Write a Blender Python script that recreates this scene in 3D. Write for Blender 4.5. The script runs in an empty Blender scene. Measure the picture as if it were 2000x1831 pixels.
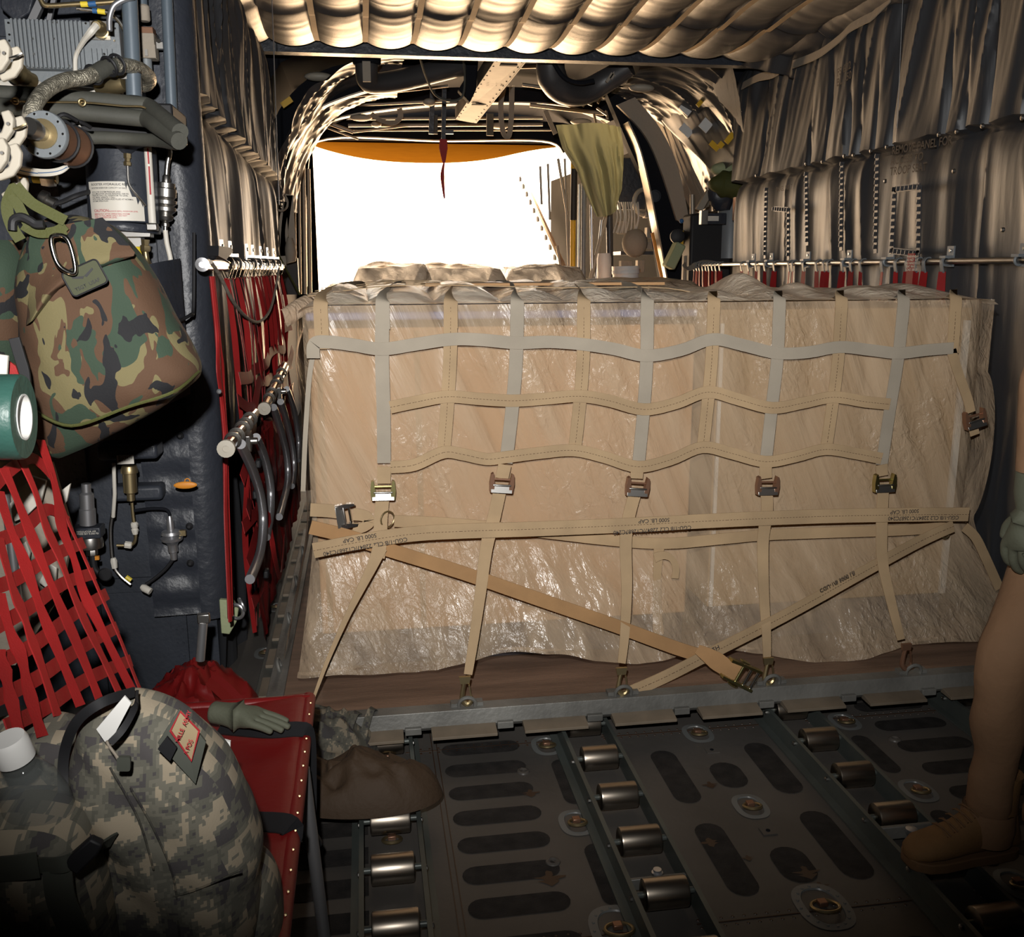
import bpy, math, random
import numpy as np
from mathutils import Vector, Matrix, Euler
random.seed(7)
SC = bpy.context.scene
C = SC.collection
# ------------------------------------------------------------------ camera
FPX, PIT, YAW, ROL = 1842.71, 0.2087, 0.1538, -0.0037
CAM = Vector((-1.0257, -2.7398, 1.4814))
_f = Vector((math.sin(YAW)*math.cos(PIT), math.cos(YAW)*math.cos(PIT), -math.sin(PIT)))
_r = Vector((math.cos(YAW), -math.sin(YAW), 0)); _u = _r.cross(_f)
RR = math.cos(ROL)*_r + math.sin(ROL)*_u; UU = -math.sin(ROL)*_r + math.cos(ROL)*_u
cd = bpy.data.cameras.new('camera'); cam = bpy.data.objects.new('camera', cd); C.objects.link(cam)
cam.matrix_world = Matrix(((RR.x, UU.x, -_f.x, CAM.x), (RR.y, UU.y, -_f.y, CAM.y), (RR.z, UU.z, -_f.z, CAM.z), (0, 0, 0, 1)))
cd.sensor_fit = 'HORIZONTAL'; cd.sensor_width = 36; cd.lens = FPX/2000*36; cd.clip_start = .05; cd.clip_end = 200
SC.camera = cam
def U(px, py, ax, val):
    """point on the plane axis=val of the real place seen at that spot of the photograph"""
    d = _f + RR*((px-1000)/FPX) - UU*((py-915.5)/FPX)
    return CAM + d*((val-CAM[ax])/d[ax])
# ------------------------------------------------------------------ colour, world, light
vs = SC.view_settings; vs.view_transform = 'Standard'; vs.look = 'None'; vs.gamma = 1; vs.exposure = 0; vs.use_curve_mapping = False
w = bpy.data.worlds.new('sky'); SC.world = w; w.use_nodes = True
nt = w.node_tree; bg = nt.nodes['Background']
tc = nt.nodes.new('ShaderNodeTexCoord'); sp = nt.nodes.new('ShaderNodeSeparateXYZ'); cr = nt.nodes.new('ShaderNodeValToRGB')
nt.links.new(tc.outputs['Generated'], sp.inputs[0])
mr = nt.nodes.new('ShaderNodeMapRange'); mr.inputs[1].default_value = -1; mr.inputs[2].default_value = 1
nt.links.new(sp.outputs[2], mr.inputs[0]); nt.links.new(mr.outputs[0], cr.inputs[0]); nt.links.new(cr.outputs[0], bg.inputs[0])
e = cr.color_ramp.elements; e[0].position = .47; e[0].color = (1, .66, .37, 1); e[1].position = .53; e[1].color = (.26, .24, .21, 1)
SKY = 24.0
bg.inputs[1].default_value = SKY
po = bpy.data.lights.new('rear_opening_portal', 'AREA'); po.shape = 'RECTANGLE'; po.size = 3.4; po.size_y = 3.2; po.cycles.is_portal = True
poo = bpy.data.objects.new('rear_opening_portal', po); C.objects.link(poo); poo.location = (0, 8.3, 1.5); poo.rotation_euler = (-math.pi/2, 0, 0)
# the photographer's flash, held above and left of the lens
fl = bpy.data.lights.new('camera_flash', 'SPOT'); fl.energy = 410; fl.color = (1.0, .98, .95); fl.spot_size = math.radians(101); fl.spot_blend = 1.0; fl.shadow_soft_size = .022
flo = bpy.data.objects.new('camera_flash', fl); C.objects.link(flo); flo.location = CAM + Vector((-.07, 0, .22))
flo.rotation_euler = (U(930, 270, 1, .3) - flo.location).to_track_quat('-Z', 'Y').to_euler()
SC.cycles.max_bounces = 7; SC.cycles.diffuse_bounces = 4; SC.cycles.glossy_bounces = 3; SC.cycles.transparent_max_bounces = 8
SC.cycles.sample_clamp_indirect = 6; SC.cycles.caustics_reflective = False; SC.cycles.caustics_refractive = False
# ------------------------------------------------------------------ materials
def mat(name, col, rough=.5, metal=0., bump=None, var=None, spec=.5, aniso=0, stretch=None, col2=None, alpha=1, sheen=0):
    m = bpy.data.materials.new(name); m.use_nodes = True; n = m.node_tree.nodes; L = m.node_tree.links
    b = n['Principled BSDF']; b.inputs['Base Color'].default_value = (*col, 1); b.inputs['Roughness'].default_value = rough
    b.inputs['Metallic'].default_value = metal; b.inputs['Specular IOR Level'].default_value = spec
    if alpha < 1: b.inputs['Alpha'].default_value = alpha
    if sheen: b.inputs['Sheen Weight'].default_value = sheen
    t = n.new('ShaderNodeTexCoord'); mp = n.new('ShaderNodeMapping'); L.new(t.outputs['Object'], mp.inputs[0])
    if stretch: mp.inputs['Scale'].default_value = stretch
    if var or col2:
        sc, am = var or (6, 1)
        nz = n.new('ShaderNodeTexNoise'); nz.inputs['Scale'].default_value = sc; nz.inputs['Detail'].default_value = 6; L.new(mp.outputs[0], nz.inputs[0])
        r = n.new('ShaderNodeValToRGB'); r.color_ramp.elements[0].position = .35; r.color_ramp.elements[1].position = .68
        c2 = col2 or tuple(max(0, c*(1-am)) for c in col)
        r.color_ramp.elements[0].color = (*c2, 1); r.color_ramp.elements[1].color = (*col, 1)
        L.new(nz.outputs[0], r.inputs[0]); L.new(r.outputs[0], b.inputs['Base Color'])
    if bump:
        nb = n.new('ShaderNodeTexNoise'); nb.inputs['Scale'].default_value = bump[0]; nb.inputs['Detail'].default_value = 5; L.new(mp.outputs[0], nb.inputs[0])
        bp = n.new('ShaderNodeBump'); bp.inputs['Strength'].default_value = bump[1]; bp.inputs['Distance'].default_value = bump[2] if len(bump) > 2 else .01
        L.new(nb.outputs[0], bp.inputs['Height']); L.new(bp.outputs[0], b.inputs['Normal'])
    return m
def ramp_cols(m, src, stops):
    n = m.node_tree.nodes; L = m.node_tree.links
    r = n.new('ShaderNodeValToRGB'); r.color_ramp.interpolation = 'CONSTANT'
    while len(r.color_ramp.elements) < len(stops): r.color_ramp.elements.new(.5)
    for el, (p, c) in zip(r.color_ramp.elements, stops): el.position = p; el.color = (*c, 1)
    L.new(src, r.inputs[0]); L.new(r.outputs[0], n['Principled BSDF'].inputs['Base Color']); return r
def woodland(name):
    m = mat(name, (.1, .1, .05), .85, bump=(260, .25, .003)); n = m.node_tree.nodes; L = m.node_tree.links
    t = n.new('ShaderNodeTexCoord'); outs = []
    def nzm(sc, off, thr):
        mp = n.new('ShaderNodeMapping'); mp.inputs['Location'].default_value = off; mp.inputs['Rotation'].default_value = (0, .6, 0); mp.inputs['Scale'].default_value = (1.25, 1, .75); L.new(t.outputs['Object'], mp.inputs[0])
        z = n.new('ShaderNodeTexNoise'); z.inputs['Scale'].default_value = sc; z.inputs['Detail'].default_value = 2.2; z.inputs['Distortion'].default_value = .9; L.new(mp.outputs[0], z.inputs[0])
        g = n.new('ShaderNodeMath'); g.operation = 'GREATER_THAN'; g.inputs[1].default_value = thr; L.new(z.outputs[0], g.inputs[0]); return g.outputs[0]
    cur = None
    for sc, off, thr, c in ((9, (0, 0, 0), .46, (.085, .043, .022)), (9, (3, 7, 1), .54, (.030, .052, .032)), (11, (9, 2, 5), .6, (.009, .009, .011))):
        mx = n.new('ShaderNodeMixRGB'); L.new(nzm(sc, off, thr), mx.inputs[0]); mx.inputs[2].default_value = (*c, 1)
        if cur is None: mx.inputs[1].default_value = (.155, .13, .058, 1)
        else: L.new(cur, mx.inputs[1])
        cur = mx.outputs[0]
    L.new(cur, n['Principled BSDF'].inputs['Base Color']); return m
def digital(name, dark=1):
    m = mat(name, (.2, .2, .17), .9, bump=(300, .2, .002)); n = m.node_tree.nodes; L = m.node_tree.links
    t = n.new('ShaderNodeTexCoord'); s = n.new('ShaderNodeVectorMath'); s.operation = 'SNAP'; s.inputs[1].default_value = (.0042, .03, .0042); L.new(t.outputs['Object'], s.inputs[0])
    z = n.new('ShaderNodeTexNoise'); z.inputs['Scale'].default_value = 24; z.inputs['Detail'].default_value = 5; z.inputs['Roughness'].default_value = .62; L.new(s.outputs[0], z.inputs[0])
    d = dark
    ramp_cols(m, z.outputs[0], [(0, (.075*d, .068*d, .068*d)), (.44, (.125*d, .12*d, .095*d)), (.5, (.17*d, .16*d, .125*d)), (.555, (.36*d, .30*d, .215*d))])
    return m
M = dict(
 slate=mat('slate_paint', (.045, .052, .068), .5, var=(5, .35), bump=(60, .15)),
 slate2=mat('dark_slate_vinyl', (.032, .036, .047), .42, bump=(30, .4, .01)),
 quilt=mat('quilted_blanket_vinyl', (.06, .058, .06), .42, bump=(240, .35, .002), var=(3, .25), spec=.9),
 quiltw=mat('blanket_wall_cloth', (.048, .050, .056), .47, bump=(30, .3, .006), stretch=(1, 1, .15), spec=1.0, var=(2, .3)),
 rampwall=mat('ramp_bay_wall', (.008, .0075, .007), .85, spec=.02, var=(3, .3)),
 webtan=mat('tan_webbing', (.48, .335, .19), .8, bump=(380, .25, .002), var=(7, .22)),
 weborange=mat('worn_orange_webbing', (.42, .235, .10), .8, bump=(380, .25, .002), var=(9, .2)),
 webgrey=mat('faded_grey_webbing', (.40, .345, .27), .8, bump=(380, .25, .002), var=(7, .15)),
 stitch=mat('brown_stitching', (.10, .055, .03), .9),
 ink=mat('printed_ink', (.05, .04, .035), .8),
 plywood=mat('plywood', (.47, .30, .14), .7, var=(1.6, .22), stretch=(1, 1, 1.5), bump=(30, .1)),
 plydirty=mat('worn_plywood_deck', (.27, .17, .115), .65, var=(3, .45), stretch=(.7, 6, 1), bump=(40, .2)),
 card=mat('cardboard', (.58, .33, .15), .75, var=(2, .15)),
 blue=mat('blue_sheeting', (.12, .17, .36), .5), darkskid=mat('dark_skid', (.06, .05, .055), .8),
 alu=mat('brushed_aluminium', (.55, .53, .5), .34, 1., var=(8, .2)), chrome=mat('worn_chrome', (.8, .78, .74), .16, 1.), 
 roller=mat('steel_roller', (.52, .45, .37), .33, 1., var=(9, .35), stretch=(.2, 5, 5), spec=.5),  # roller's warm tint paints the load's orange reflection into the steel
 steel=mat('steel_tube', (.58, .58, .60), .34, .85), brass=mat('dull_brass', (.42, .33, .18), .4, .9), gold=mat('iridescent_zinc', (.5, .45, .2), .3, 1.),
 railgrey=mat('grey_pallet_rail', (.25, .245, .225), .5, .3, var=(4, .5), bump=(50, .2)), tabtan=mat('dusty_rail_lip', (.25, .2, .145), .6, .1, var=(8, .35)),
 pan=mat('pale_grey_pan', (.16, .165, .16), .35), floor=mat('grey_floor_paint', (.115, .105, .095), .42, var=(2.2, .35), bump=(25, .12), spec=.4), grit=mat('black_anti_skid', (.028, .024, .022), .85, var=(25, .6), bump=(200, .6, .003)),
 rust=mat('brown_oil_stain', (.05, .025, .014), .4), greenrail=mat('grey_green_rail', (.115, .13, .12), .4, .3, var=(5, .3)),
 red=mat('red_webbing', (.38, .014, .014), .62, bump=(350, .3, .002), var=(7, .3)), redv=mat('red_vinyl', (.19, .008, .008), .42, bump=(20, .3, .006)),
 black=mat('black_webbing', (.012, .012, .014), .6), rubber=mat('foam_pipe_lagging', (.085, .085, .07), .7, bump=(90, .3, .003), var=(6, .3)),
 boxgrey=mat('avionics_grey_paint', (.22, .24, .255), .45, .1, bump=(90, .08)), pipe=mat('slate_painted_pipe', (.115, .145, .175), .4, .1, bump=(12, .1)),
 cream=mat('cream_plastic', (.42, .38, .31), .5), white=mat('white_paint', (.8, .79, .76), .5), offw=mat('white_placard', (.72, .68, .6), .5),
 yellow=mat('yellow_paint', (.75, .45, .03), .5), orange=mat('orange_tag', (.75, .28, .03), .5), olive=mat('olive_webbing', (.065, .07, .014), .75, bump=(200, .4, .003)),
 sage=mat('sage_green_cloth', (.36, .40, .23), .8, bump=(30, .4, .01)), duct=mat('green_duct_tape', (.035, .105, .085), .4, bump=(30, .3)),
 braid=mat('braided_steel_hose', (.62, .57, .45), .4, .7, bump=(220, .9, .006), var=(90, .6)),
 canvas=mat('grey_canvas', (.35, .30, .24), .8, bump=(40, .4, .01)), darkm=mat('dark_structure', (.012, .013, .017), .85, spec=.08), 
 ribl=mat('bare_metal_rib', (.36, .31, .25), .45, .5), ochre=mat('ochre_primer', (.028, .0125, .0012), .9, var=(6, .12), spec=0),
 glove=mat('sage_flight_glove', (.105, .11, .075), .75, bump=(150, .3, .003)), suit=mat('tan_flight_suit', (.27, .15, .078), .85, bump=(26, .25, .012), var=(3, .2)),
 boot=mat('tan_suede_boot', (.24, .125, .045), .85, bump=(200, .4, .003), var=(12, .25)), sole=mat('boot_sole', (.17, .09, .04), .8),
 skin=mat('skin', (.5, .28, .19), .55), hair=mat('short_brown_hair', (.05, .03, .02), .8, bump=(200, 1, .01)),
 beamp=mat('dusty_beam_paint', (.16, .14, .115), .6, var=(5, .4), spec=.3), wood=woodland('woodland_camouflage'), acu=digital('digital_camouflage'), acud=digital('digital_camouflage_webbing', .55), coyote=mat('brown_nylon', (.06, .035, .018), .75, bump=(60, .4, .006)),
 grenyl=mat('foliage_green_nylon', (.07, .075, .06), .7), patch=mat('patch_tan', (.34, .26, .15), .8), patchg=mat('patch_olive', (.055, .06, .03), .8), tapey=mat('yellow_label', (.85, .65, .05), .5), redink=mat('red_ink', (.45, .03, .04), .6),
 bluep=mat('blue_label', (.03, .12, .3), .5), copper=mat('copper_brown', (.3, .16, .1), .35, .6), amber=mat('lit_amber_lens', (.8, .4, .1), .3))
m = mat('clear_bottle_plastic', (.25, .27, .26), .05, alpha=.28); M['clear'] = m
# wrinkled polythene
def poly(name, a0, a1, col, tl=0):
    m = bpy.data.materials.new(name); m.use_nodes = True; n = m.node_tree.nodes; L = m.node_tree.links; b = n['Principled BSDF']
    b.inputs['Base Color'].default_value = (*col, 1); b.inputs['Roughness'].default_value = .23; b.inputs['Specular IOR Level'].default_value = .6
    t = n.new('ShaderNodeTexCoord')
    def nz(sc, scale, rot, det=4, dist=0):
        m0 = n.new('ShaderNodeMapping'); m0.inputs['Rotation'].default_value = rot; L.new(t.outputs['Object'], m0.inputs[0]); mp = n.new('ShaderNodeMapping'); mp.inputs['Scale'].default_value = scale; L.new(m0.outputs[0], mp.inputs[0])
        z = n.new('ShaderNodeTexNoise'); z.inputs['Scale'].default_value = sc; z.inputs['Detail'].default_value = det; z.inputs['Distortion'].default_value = dist; L.new(mp.outputs[0], z.inputs[0]); return z.outputs[0]
    z1 = nz(13, (1, 1, .10), (0, .42, 0), 5, .25); z2 = nz(34, (1, 1, .6), (0, .5, 0), 6, 1.2); z3 = nz(2.5, (1, 1, 1), (0, 0, 0), 2)
    mr1 = n.new('ShaderNodeMapRange'); mr1.inputs[1].default_value = .4; mr1.inputs[2].default_value = .62; L.new(z3, mr1.inputs[0])
    mm = n.new('ShaderNodeMath'); mm.operation = 'MULTIPLY'; L.new(z2, mm.inputs[0]); L.new(mr1.outputs[0], mm.inputs[1])
    b1 = n.new('ShaderNodeBump'); b1.inputs['Strength'].default_value = .4 if tl > .3 else .85; b1.inputs['Distance'].default_value = .03; L.new(z1, b1.inputs['Height'])
    b2 = n.new('ShaderNodeBump'); b2.inputs['Strength'].default_value = .8; b2.inputs['Distance'].default_value = .016; L.new(mm.outputs[0], b2.inputs['Height']); L.new(b1.outputs[0], b2.inputs['Normal'])
    L.new(b2.outputs[0], b.inputs['Normal'])
    ra = n.new('ShaderNodeMapRange'); ra.inputs[1].default_value = .35; ra.inputs[2].default_value = .68; ra.inputs[3].default_value = a0; ra.inputs[4].default_value = a1; L.new(z1, ra.inputs[0]); L.new(ra.outputs[0], b.inputs['Alpha'])
    if tl:
        tr = n.new('ShaderNodeBsdfTranslucent'); tr.inputs[0].default_value = (*[c*tl for c in col], 1); L.new(b2.outputs[0], tr.inputs[1]); ad = n.new('ShaderNodeAddShader'); L.new(b.outputs[0], ad.inputs[0]); L.new(tr.outputs[0], ad.inputs[1]); L.new(ad.outputs[0], n['Material Output'].inputs[0])
    return m
M['poly'] = poly('wrinkled_polythene', .36, .60, (.66, .50, .34)); M['poly2'] = poly('polythene_backlit_tone', .75, .98, (.50, .38, .27), .22); M['polytop'] = poly('polythene_lit_tone', .6, .95, (.84, .73, .58), .5)  # polytop painted lighter as if flash-lit; poly2 painted darker as if backlit
m = mat('backlit_green_cloth', (.36, .40, .23), .8); n = m.node_tree.nodes; tr = n.new('ShaderNodeBsdfTranslucent'); tr.inputs[0].default_value = (.16, .17, .10, 1); ad = n.new('ShaderNodeMixShader'); ad.inputs[0].default_value = .5
m.node_tree.links.new(n['Principled BSDF'].outputs[0], ad.inputs[1]); m.node_tree.links.new(tr.outputs[0], ad.inputs[2]); m.node_tree.links.new(ad.outputs[0], n['Material Output'].inputs[0]); M['backcloth'] = m
n['Principled BSDF'].inputs['Base Color'].default_value = (.36, .38, .26, 1)
# ------------------------------------------------------------------ geometry helpers
def vnoise(x, y, seed=0):
    x = np.asarray(x, float)+seed*17.31; y = np.asarray(y, float)+seed*7.77
    xi = np.floor(x); yi = np.floor(y); fx = x-xi; fy = y-yi; fx = fx*fx*(3-2*fx); fy = fy*fy*(3-2*fy)
    h = lambda a, b: np.modf(np.abs(np.sin(a*127.1+b*311.7)*43758.5453))[0]
    return (h(xi, yi)*(1-fx)+h(xi+1, yi)*fx)*(1-fy)+(h(xi, yi+1)*(1-fx)+h(xi+1, yi+1)*fx)*fy
def fbm(x, y, seed=0, o=3):
    s = 0; a = .5; t = 0
    for k in range(o): s = s+a*vnoise(x*2**k, y*2**k, seed+k); t += a; a *= .5
    return s/t
def cat(pts, k=6, closed=False):
    P = [Vector(p) for p in pts]; n = len(P); out = []
    if n < 3: return P
    for i in range(n if closed else n-1):
        a = P[(i-1) % n] if closed or i else P[0]; b = P[i]; c = P[(i+1) % n]; d = P[(i+2) % n] if closed or i+2 < n else P[-1]
        for j in range(k):
            t = j/k; out.append(.5*((2*b)+(c-a)*t+(2*a-5*b+4*c-d)*t*t+(3*b-a-3*c+d)*t**3))
    if not closed: out.append(P[-1])
    return out
def frame(d):
    d = Vector(d).normalized(); a = Vector((0, 0, 1)) if abs(d.z) < .9 else Vector((1, 0, 0)); x = d.cross(a).normalized(); return x, x.cross(d).normalized(), d
def UP(px, py, n, c):
    d = _f + RR*((px-1000)/FPX) - UU*((py-915.5)/FPX); n = Vector(n); return CAM + d*((c-n.dot(CAM))/n.dot(d))
def rows_smooth(rows, k=5):
    A = cat([Vector((r[0][0], r[0][1], 0)) for r in rows], k); B = cat([Vector((r[1][0], r[1][1], 0)) for r in rows], k); D = cat([Vector((r[2], r[3], 0)) for r in rows], k)
    return [((a.x, a.y), (b.x, b.y), d.x, max(d.y, .002)) for a, b, d in zip(A, B, D)]
class MB:
    def __init__(s): s.v = []; s.f = []; s.m = []; s.k = 0
    def add(s, vs, fs):
        o = len(s.v); s.v += [tuple(p) for p in vs]; s.f += [tuple(i+o for i in f) for f in fs]; s.m += [s.k]*len(fs); return s
    def box(s, c, d, R=None, taper=1):
        vs = []
        for z in (-.5, .5):
            t = taper if z > 0 else 1
            for x, y in ((-.5, -.5), (.5, -.5), (.5, .5), (-.5, .5)):
                p = Vector((x*d[0]*t, y*d[1]*t, z*d[2]));
                if R is not None: p = R @ p
                vs.append(Vector(c)+p)
        return s.add(vs, [(3, 2, 1, 0), (4, 5, 6, 7), (0, 1, 5, 4), (1, 2, 6, 5), (2, 3, 7, 6), (3, 0, 4, 7)])
    def bar(s, a, b, w, h, up=(0, 0, 1)):
        a = Vector(a); b = Vector(b); d = (b-a); L = d.length; d.normalize(); x = d.cross(Vector(up)).normalized(); y = x.cross(d)
        return s.box((a+b)/2, (w, L, h), Matrix((x, d, y)).transposed())
    def tube(s, pts, r, n=10, caps=True, closed=False):
        P = [Vector(p) for p in pts]; m = len(P); R = r if isinstance(r, (list, tuple)) else [r]*m
        if len(R) != m: R = [R[min(len(R)-1, int(i*(len(R)-1)/max(1, m-1)))]*(1-((i*(len(R)-1)/max(1, m-1)) % 1))+R[min(len(R)-1, int(i*(len(R)-1)/max(1, m-1))+1)]*((i*(len(R)-1)/max(1, m-1)) % 1) for i in range(m)]
        vs = []; px = None
        for i in range(m):
            a = P[i-1] if (i or closed) else P[0]; b = P[(i+1) % m] if (i < m-1 or closed) else P[-1]; d = (b-a)
            if d.length < 1e-9: d = Vector((0, 0, 1))
            d.normalize()
            if px is None: px, y, _ = frame(d)
            else:
                px = (px-d*px.dot(d))
                px = px.normalized() if px.length > 1e-6 else frame(d)[0]
            y = d.cross(px)
            for j in range(n):
                t = 2*math.pi*j/n; vs.append(P[i]+(px*math.cos(t)+y*math.sin(t))*R[i])
        fs = [(i*n+j, i*n+(j+1) % n, ((i+1) % m)*n+(j+1) % n, ((i+1) % m)*n+j) for i in range(m if closed else m-1) for j in range(n)]
        if caps and not closed: fs += [tuple(range(n))[::-1], tuple((m-1)*n+j for j in range(n))]
        return s.add(vs, fs)
    def lathe(s, prof, o, d=(0, 0, 1), n=20, ang=2*math.pi, hollow=False):
        x, y, z = frame(d); o = Vector(o); m = len(prof); vs = []
        for r, h in prof:
            for j in range(n):
                t = ang*j/n; vs.append(o+z*h+(x*math.cos(t)+y*math.sin(t))*max(r, 1e-4))
        fs = [(i*n+j, (i+1)*n+j, (i+1)*n+(j+1) % n, i*n+(j+1) % n) for i in range(m-1) for j in range(n)]
        fs += [((m-1)*n+j, j, (j+1) % n, (m-1)*n+(j+1) % n) for j in range(n)] if hollow else [tuple(range(n)), tuple((m-1)*n+j for j in range(n))[::-1]]
        return s.add(vs, fs)
    def cyl(s, a, b, r, n=16):
        a = Vector(a); b = Vector(b); return s.lathe([(r, 0), (r, (b-a).length)], a, b-a, n)
    def ring(s, c, d, R, r, n=20, k=8, a0=0, a1=2*math.pi):
        x, y, z = frame(d); c = Vector(c); full = abs(a1-a0-2*math.pi) < 1e-4
        pts = [c+(x*math.cos(a0+(a1-a0)*i/n)+y*math.sin(a0+(a1-a0)*i/n))*R for i in range(n if full else n+1)]
        return s.tube(pts, r, k, closed=full)
    def prism(s, pts, off):
        n = len(pts); off = Vector(off); A = [Vector(p) for p in pts]; vs = A+[p+off for p in A]
        return s.add(vs, [tuple(range(n))[::-1], tuple(range(n, 2*n))]+[(i, (i+1) % n, n+(i+1) % n, n+i) for i in range(n)])
    def strap(s, pts, wd, N, th=.0025, k=5, smooth=True):
        P = cat(pts, k) if smooth else [Vector(p) for p in pts]; N = Vector(N); vs = []; m = len(P)
        W = wd if isinstance(wd, (list, tuple)) else [wd, wd]
        for i in range(m):
            d = (P[min(i+1, m-1)]-P[max(i-1, 0)]).normalized(); x = d.cross(N).normalized(); nn = x.cross(d).normalized()
            f = i/max(1, m-1)*(len(W)-1); q = min(int(f), len(W)-2); ww = W[q]+(W[q+1]-W[q])*(f-q)
            for a, b in ((-1, -1), (1, -1), (1, 1), (-1, 1)): vs.append(P[i]+x*ww/2*a+nn*th/2*b)
        fs = [(i*4+j, i*4+(j+1) % 4, (i+1)*4+(j+1) % 4, (i+1)*4+j) for i in range(m-1) for j in range(4)]+[(3, 2, 1, 0), tuple((m-1)*4+j for j in range(4))]
        return s.add(vs, fs)
    def dash(s, pts, N, off=.003, L=.006, gap=.005, w=.0012, k=5):
        P = cat(pts, k); N = Vector(N).normalized(); t = 0
        for a, b in zip(P, P[1:]):
            d = b-a; l = d.length
            if l < 1e-6: continue
            d.normalize(); x = d.cross(N).normalized()*w/2; q = 0
            while q < l:
                e2 = min(q+L, l); A = a+d*q+N*off; B = a+d*e2+N*off; s.add([A-x, A+x, B+x, B-x, A-x-N*.001, A+x-N*.001, B+x-N*.001, B-x-N*.001], [(0, 1, 2, 3), (4, 7, 6, 5), (0, 4, 5, 1), (2, 6, 7, 3)]); q += L+gap
        return s
    def grid(s, fn, nu, nv, th=None, N=None):
        """fn takes arrays u,v in 0..1 -> (x,y,z) arrays"""
        u, v = np.meshgrid(np.linspace(0, 1, nu), np.linspace(0, 1, nv), indexing='ij')
        x, y, z = fn(u, v); x = x+0*u; y = y+0*u; z = z+0*u; vs = list(zip(x.ravel().tolist(), y.ravel().tolist(), z.ravel().tolist()))
        fs = [(i*nv+j, (i+1)*nv+j, (i+1)*nv+j+1, i*nv+j+1) for i in range(nu-1) for j in range(nv-1)]
        s.add(vs, fs)
        if th:
            N = Vector(N)*th; o = len(vs); q = [(a+N.x, b+N.y, c+N.z) for a, b, c in vs]; base = len(s.v)-o
            s.add(q, [f[::-1] for f in fs]); ed = [(i, 0) for i in range(nu)]+[(nu-1, j) for j in range(1, nv)]+[(i, nv-1) for i in range(nu-2, -1, -1)]+[(0, j) for j in range(nv-2, 0, -1)]
            idx = [i*nv+j for i, j in ed]; nn = len(idx)
            for a in range(nn): s.f.append((base+idx[a], base+o+idx[a], base+o+idx[(a+1) % nn], base+idx[(a+1) % nn])); s.m.append(s.k)
        return s
    def ball(s, c, r, nu=16, nv=10, fn=None):
        c = Vector(c); r = Vector(r) if hasattr(r, '__len__') else Vector((r, r, r)); vs = []
        for i in range(nv+1):
            p = math.pi*i/nv
            for j in range(nu):
                t = 2*math.pi*j/nu; q = Vector((math.sin(p)*math.cos(t)*r.x, math.sin(p)*math.sin(t)*r.y, math.cos(p)*r.z))
                if fn: q = fn(q)
                vs.append(c+q)
        return s.add(vs, [(i*nu+j, (i+1)*nu+j, (i+1)*nu+(j+1) % nu, i*nu+(j+1) % nu) for i in range(nv) for j in range(nu)])
    def loft(s, rows, n=36, p=1.0, noise=None, caps=True):
        """rows: (left px, right px, depth, half thickness); closed soft body"""
        o = len(s.v); vs = []; m = len(rows)
        for i, (l, r, Y, th) in enumerate(rows):
            L = U(l[0], l[1], 1, Y); R_ = U(r[0], r[1], 1, Y); c = (L+R_)/2; h = (R_-L)/2
            for j in range(n):
                t = 2*math.pi*j/n; cx = math.copysign(abs(math.cos(t))**p, math.cos(t)); sy = math.copysign(abs(math.sin(t))**p, math.sin(t)); q = c+h*cx+Vector((0, -th*sy, 0))
                if noise:
                    k = noise[0]*(fbm(np.array(q.x*noise[1]+q.z*noise[3]), np.array(q.z*noise[2]), 5, 3)-.5)*math.sin(math.pi*min(1, max(0, i/(m-1))))**.4
                    q = q+Vector((math.cos(t)*.6, -math.sin(t), 0))*float(k)
                vs.append(q)
        fs = [(i*n+j, i*n+(j+1) % n, (i+1)*n+(j+1) % n, (i+1)*n+j) for i in range(m-1) for j in range(n)]
        if caps: fs += [tuple(range(n))[::-1], tuple((m-1)*n+j for j in range(n))]
        return s.add(vs, fs)
    def build(s, name, mats, parent=None, smooth=True, bevel=0, sub=0):
        me = bpy.data.meshes.new(name); me.from_pydata(s.v, [], s.f); me.validate()
        mats = mats if isinstance(mats, (list, tuple)) else [mats]
        for a in mats: me.materials.append(M[a] if isinstance(a, str) else a)
        if len(mats) > 1 and len(me.polygons) == len(s.m): me.polygons.foreach_set('material_index', s.m)
        o = bpy.data.objects.new(name, me); C.objects.link(o)
        if smooth:
            me.polygons.foreach_set('use_smooth', [True]*len(me.polygons))
            try: me.set_sharp_from_angle(angle=math.radians(38))
            except Exception: pass
        if bevel:
            b = o.modifiers.new('b', 'BEVEL'); b.width = bevel; b.segments = 2; b.limit_method = 'ANGLE'
        if sub:
            b = o.modifiers.new('s', 'SUBSURF'); b.levels = sub; b.render_levels = sub
        if parent is not None:
            o.parent = parent
            if parent.get('_w'): o.matrix_parent_inverse = Matrix.Translation(-Vector(parent.location))
        me.update(); return o
def T(name, label, cat_, loc=(0, 0, 0), group=None, local=False):
    o = bpy.data.objects.new(name, None); C.objects.link(o); o.location = loc; o.empty_display_size = .05; o['label'] = label; o['category'] = cat_
    if group: o['group'] = group
    if not local: o['_w'] = 1
    return o
def tag(o, label, cat_, group=None, kind=None):
    o['label'] = label; o['category'] = cat_
    if group: o['group'] = group
    if kind: o['kind'] = kind
    return o
def struct(o): o['kind'] = 'structure'; return o
def dup(r, loc, label=None, rot=None):
    c = r.copy(); C.objects.link(c); c.location = loc
    if rot is not None: c.rotation_euler = rot
    if label: c['label'] = label
    for ch in list(r.children):
        d = ch.copy(); C.objects.link(d); d.parent = c
        for g in ch.children:
            h = g.copy(); C.objects.link(h); h.parent = d
    return c
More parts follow.
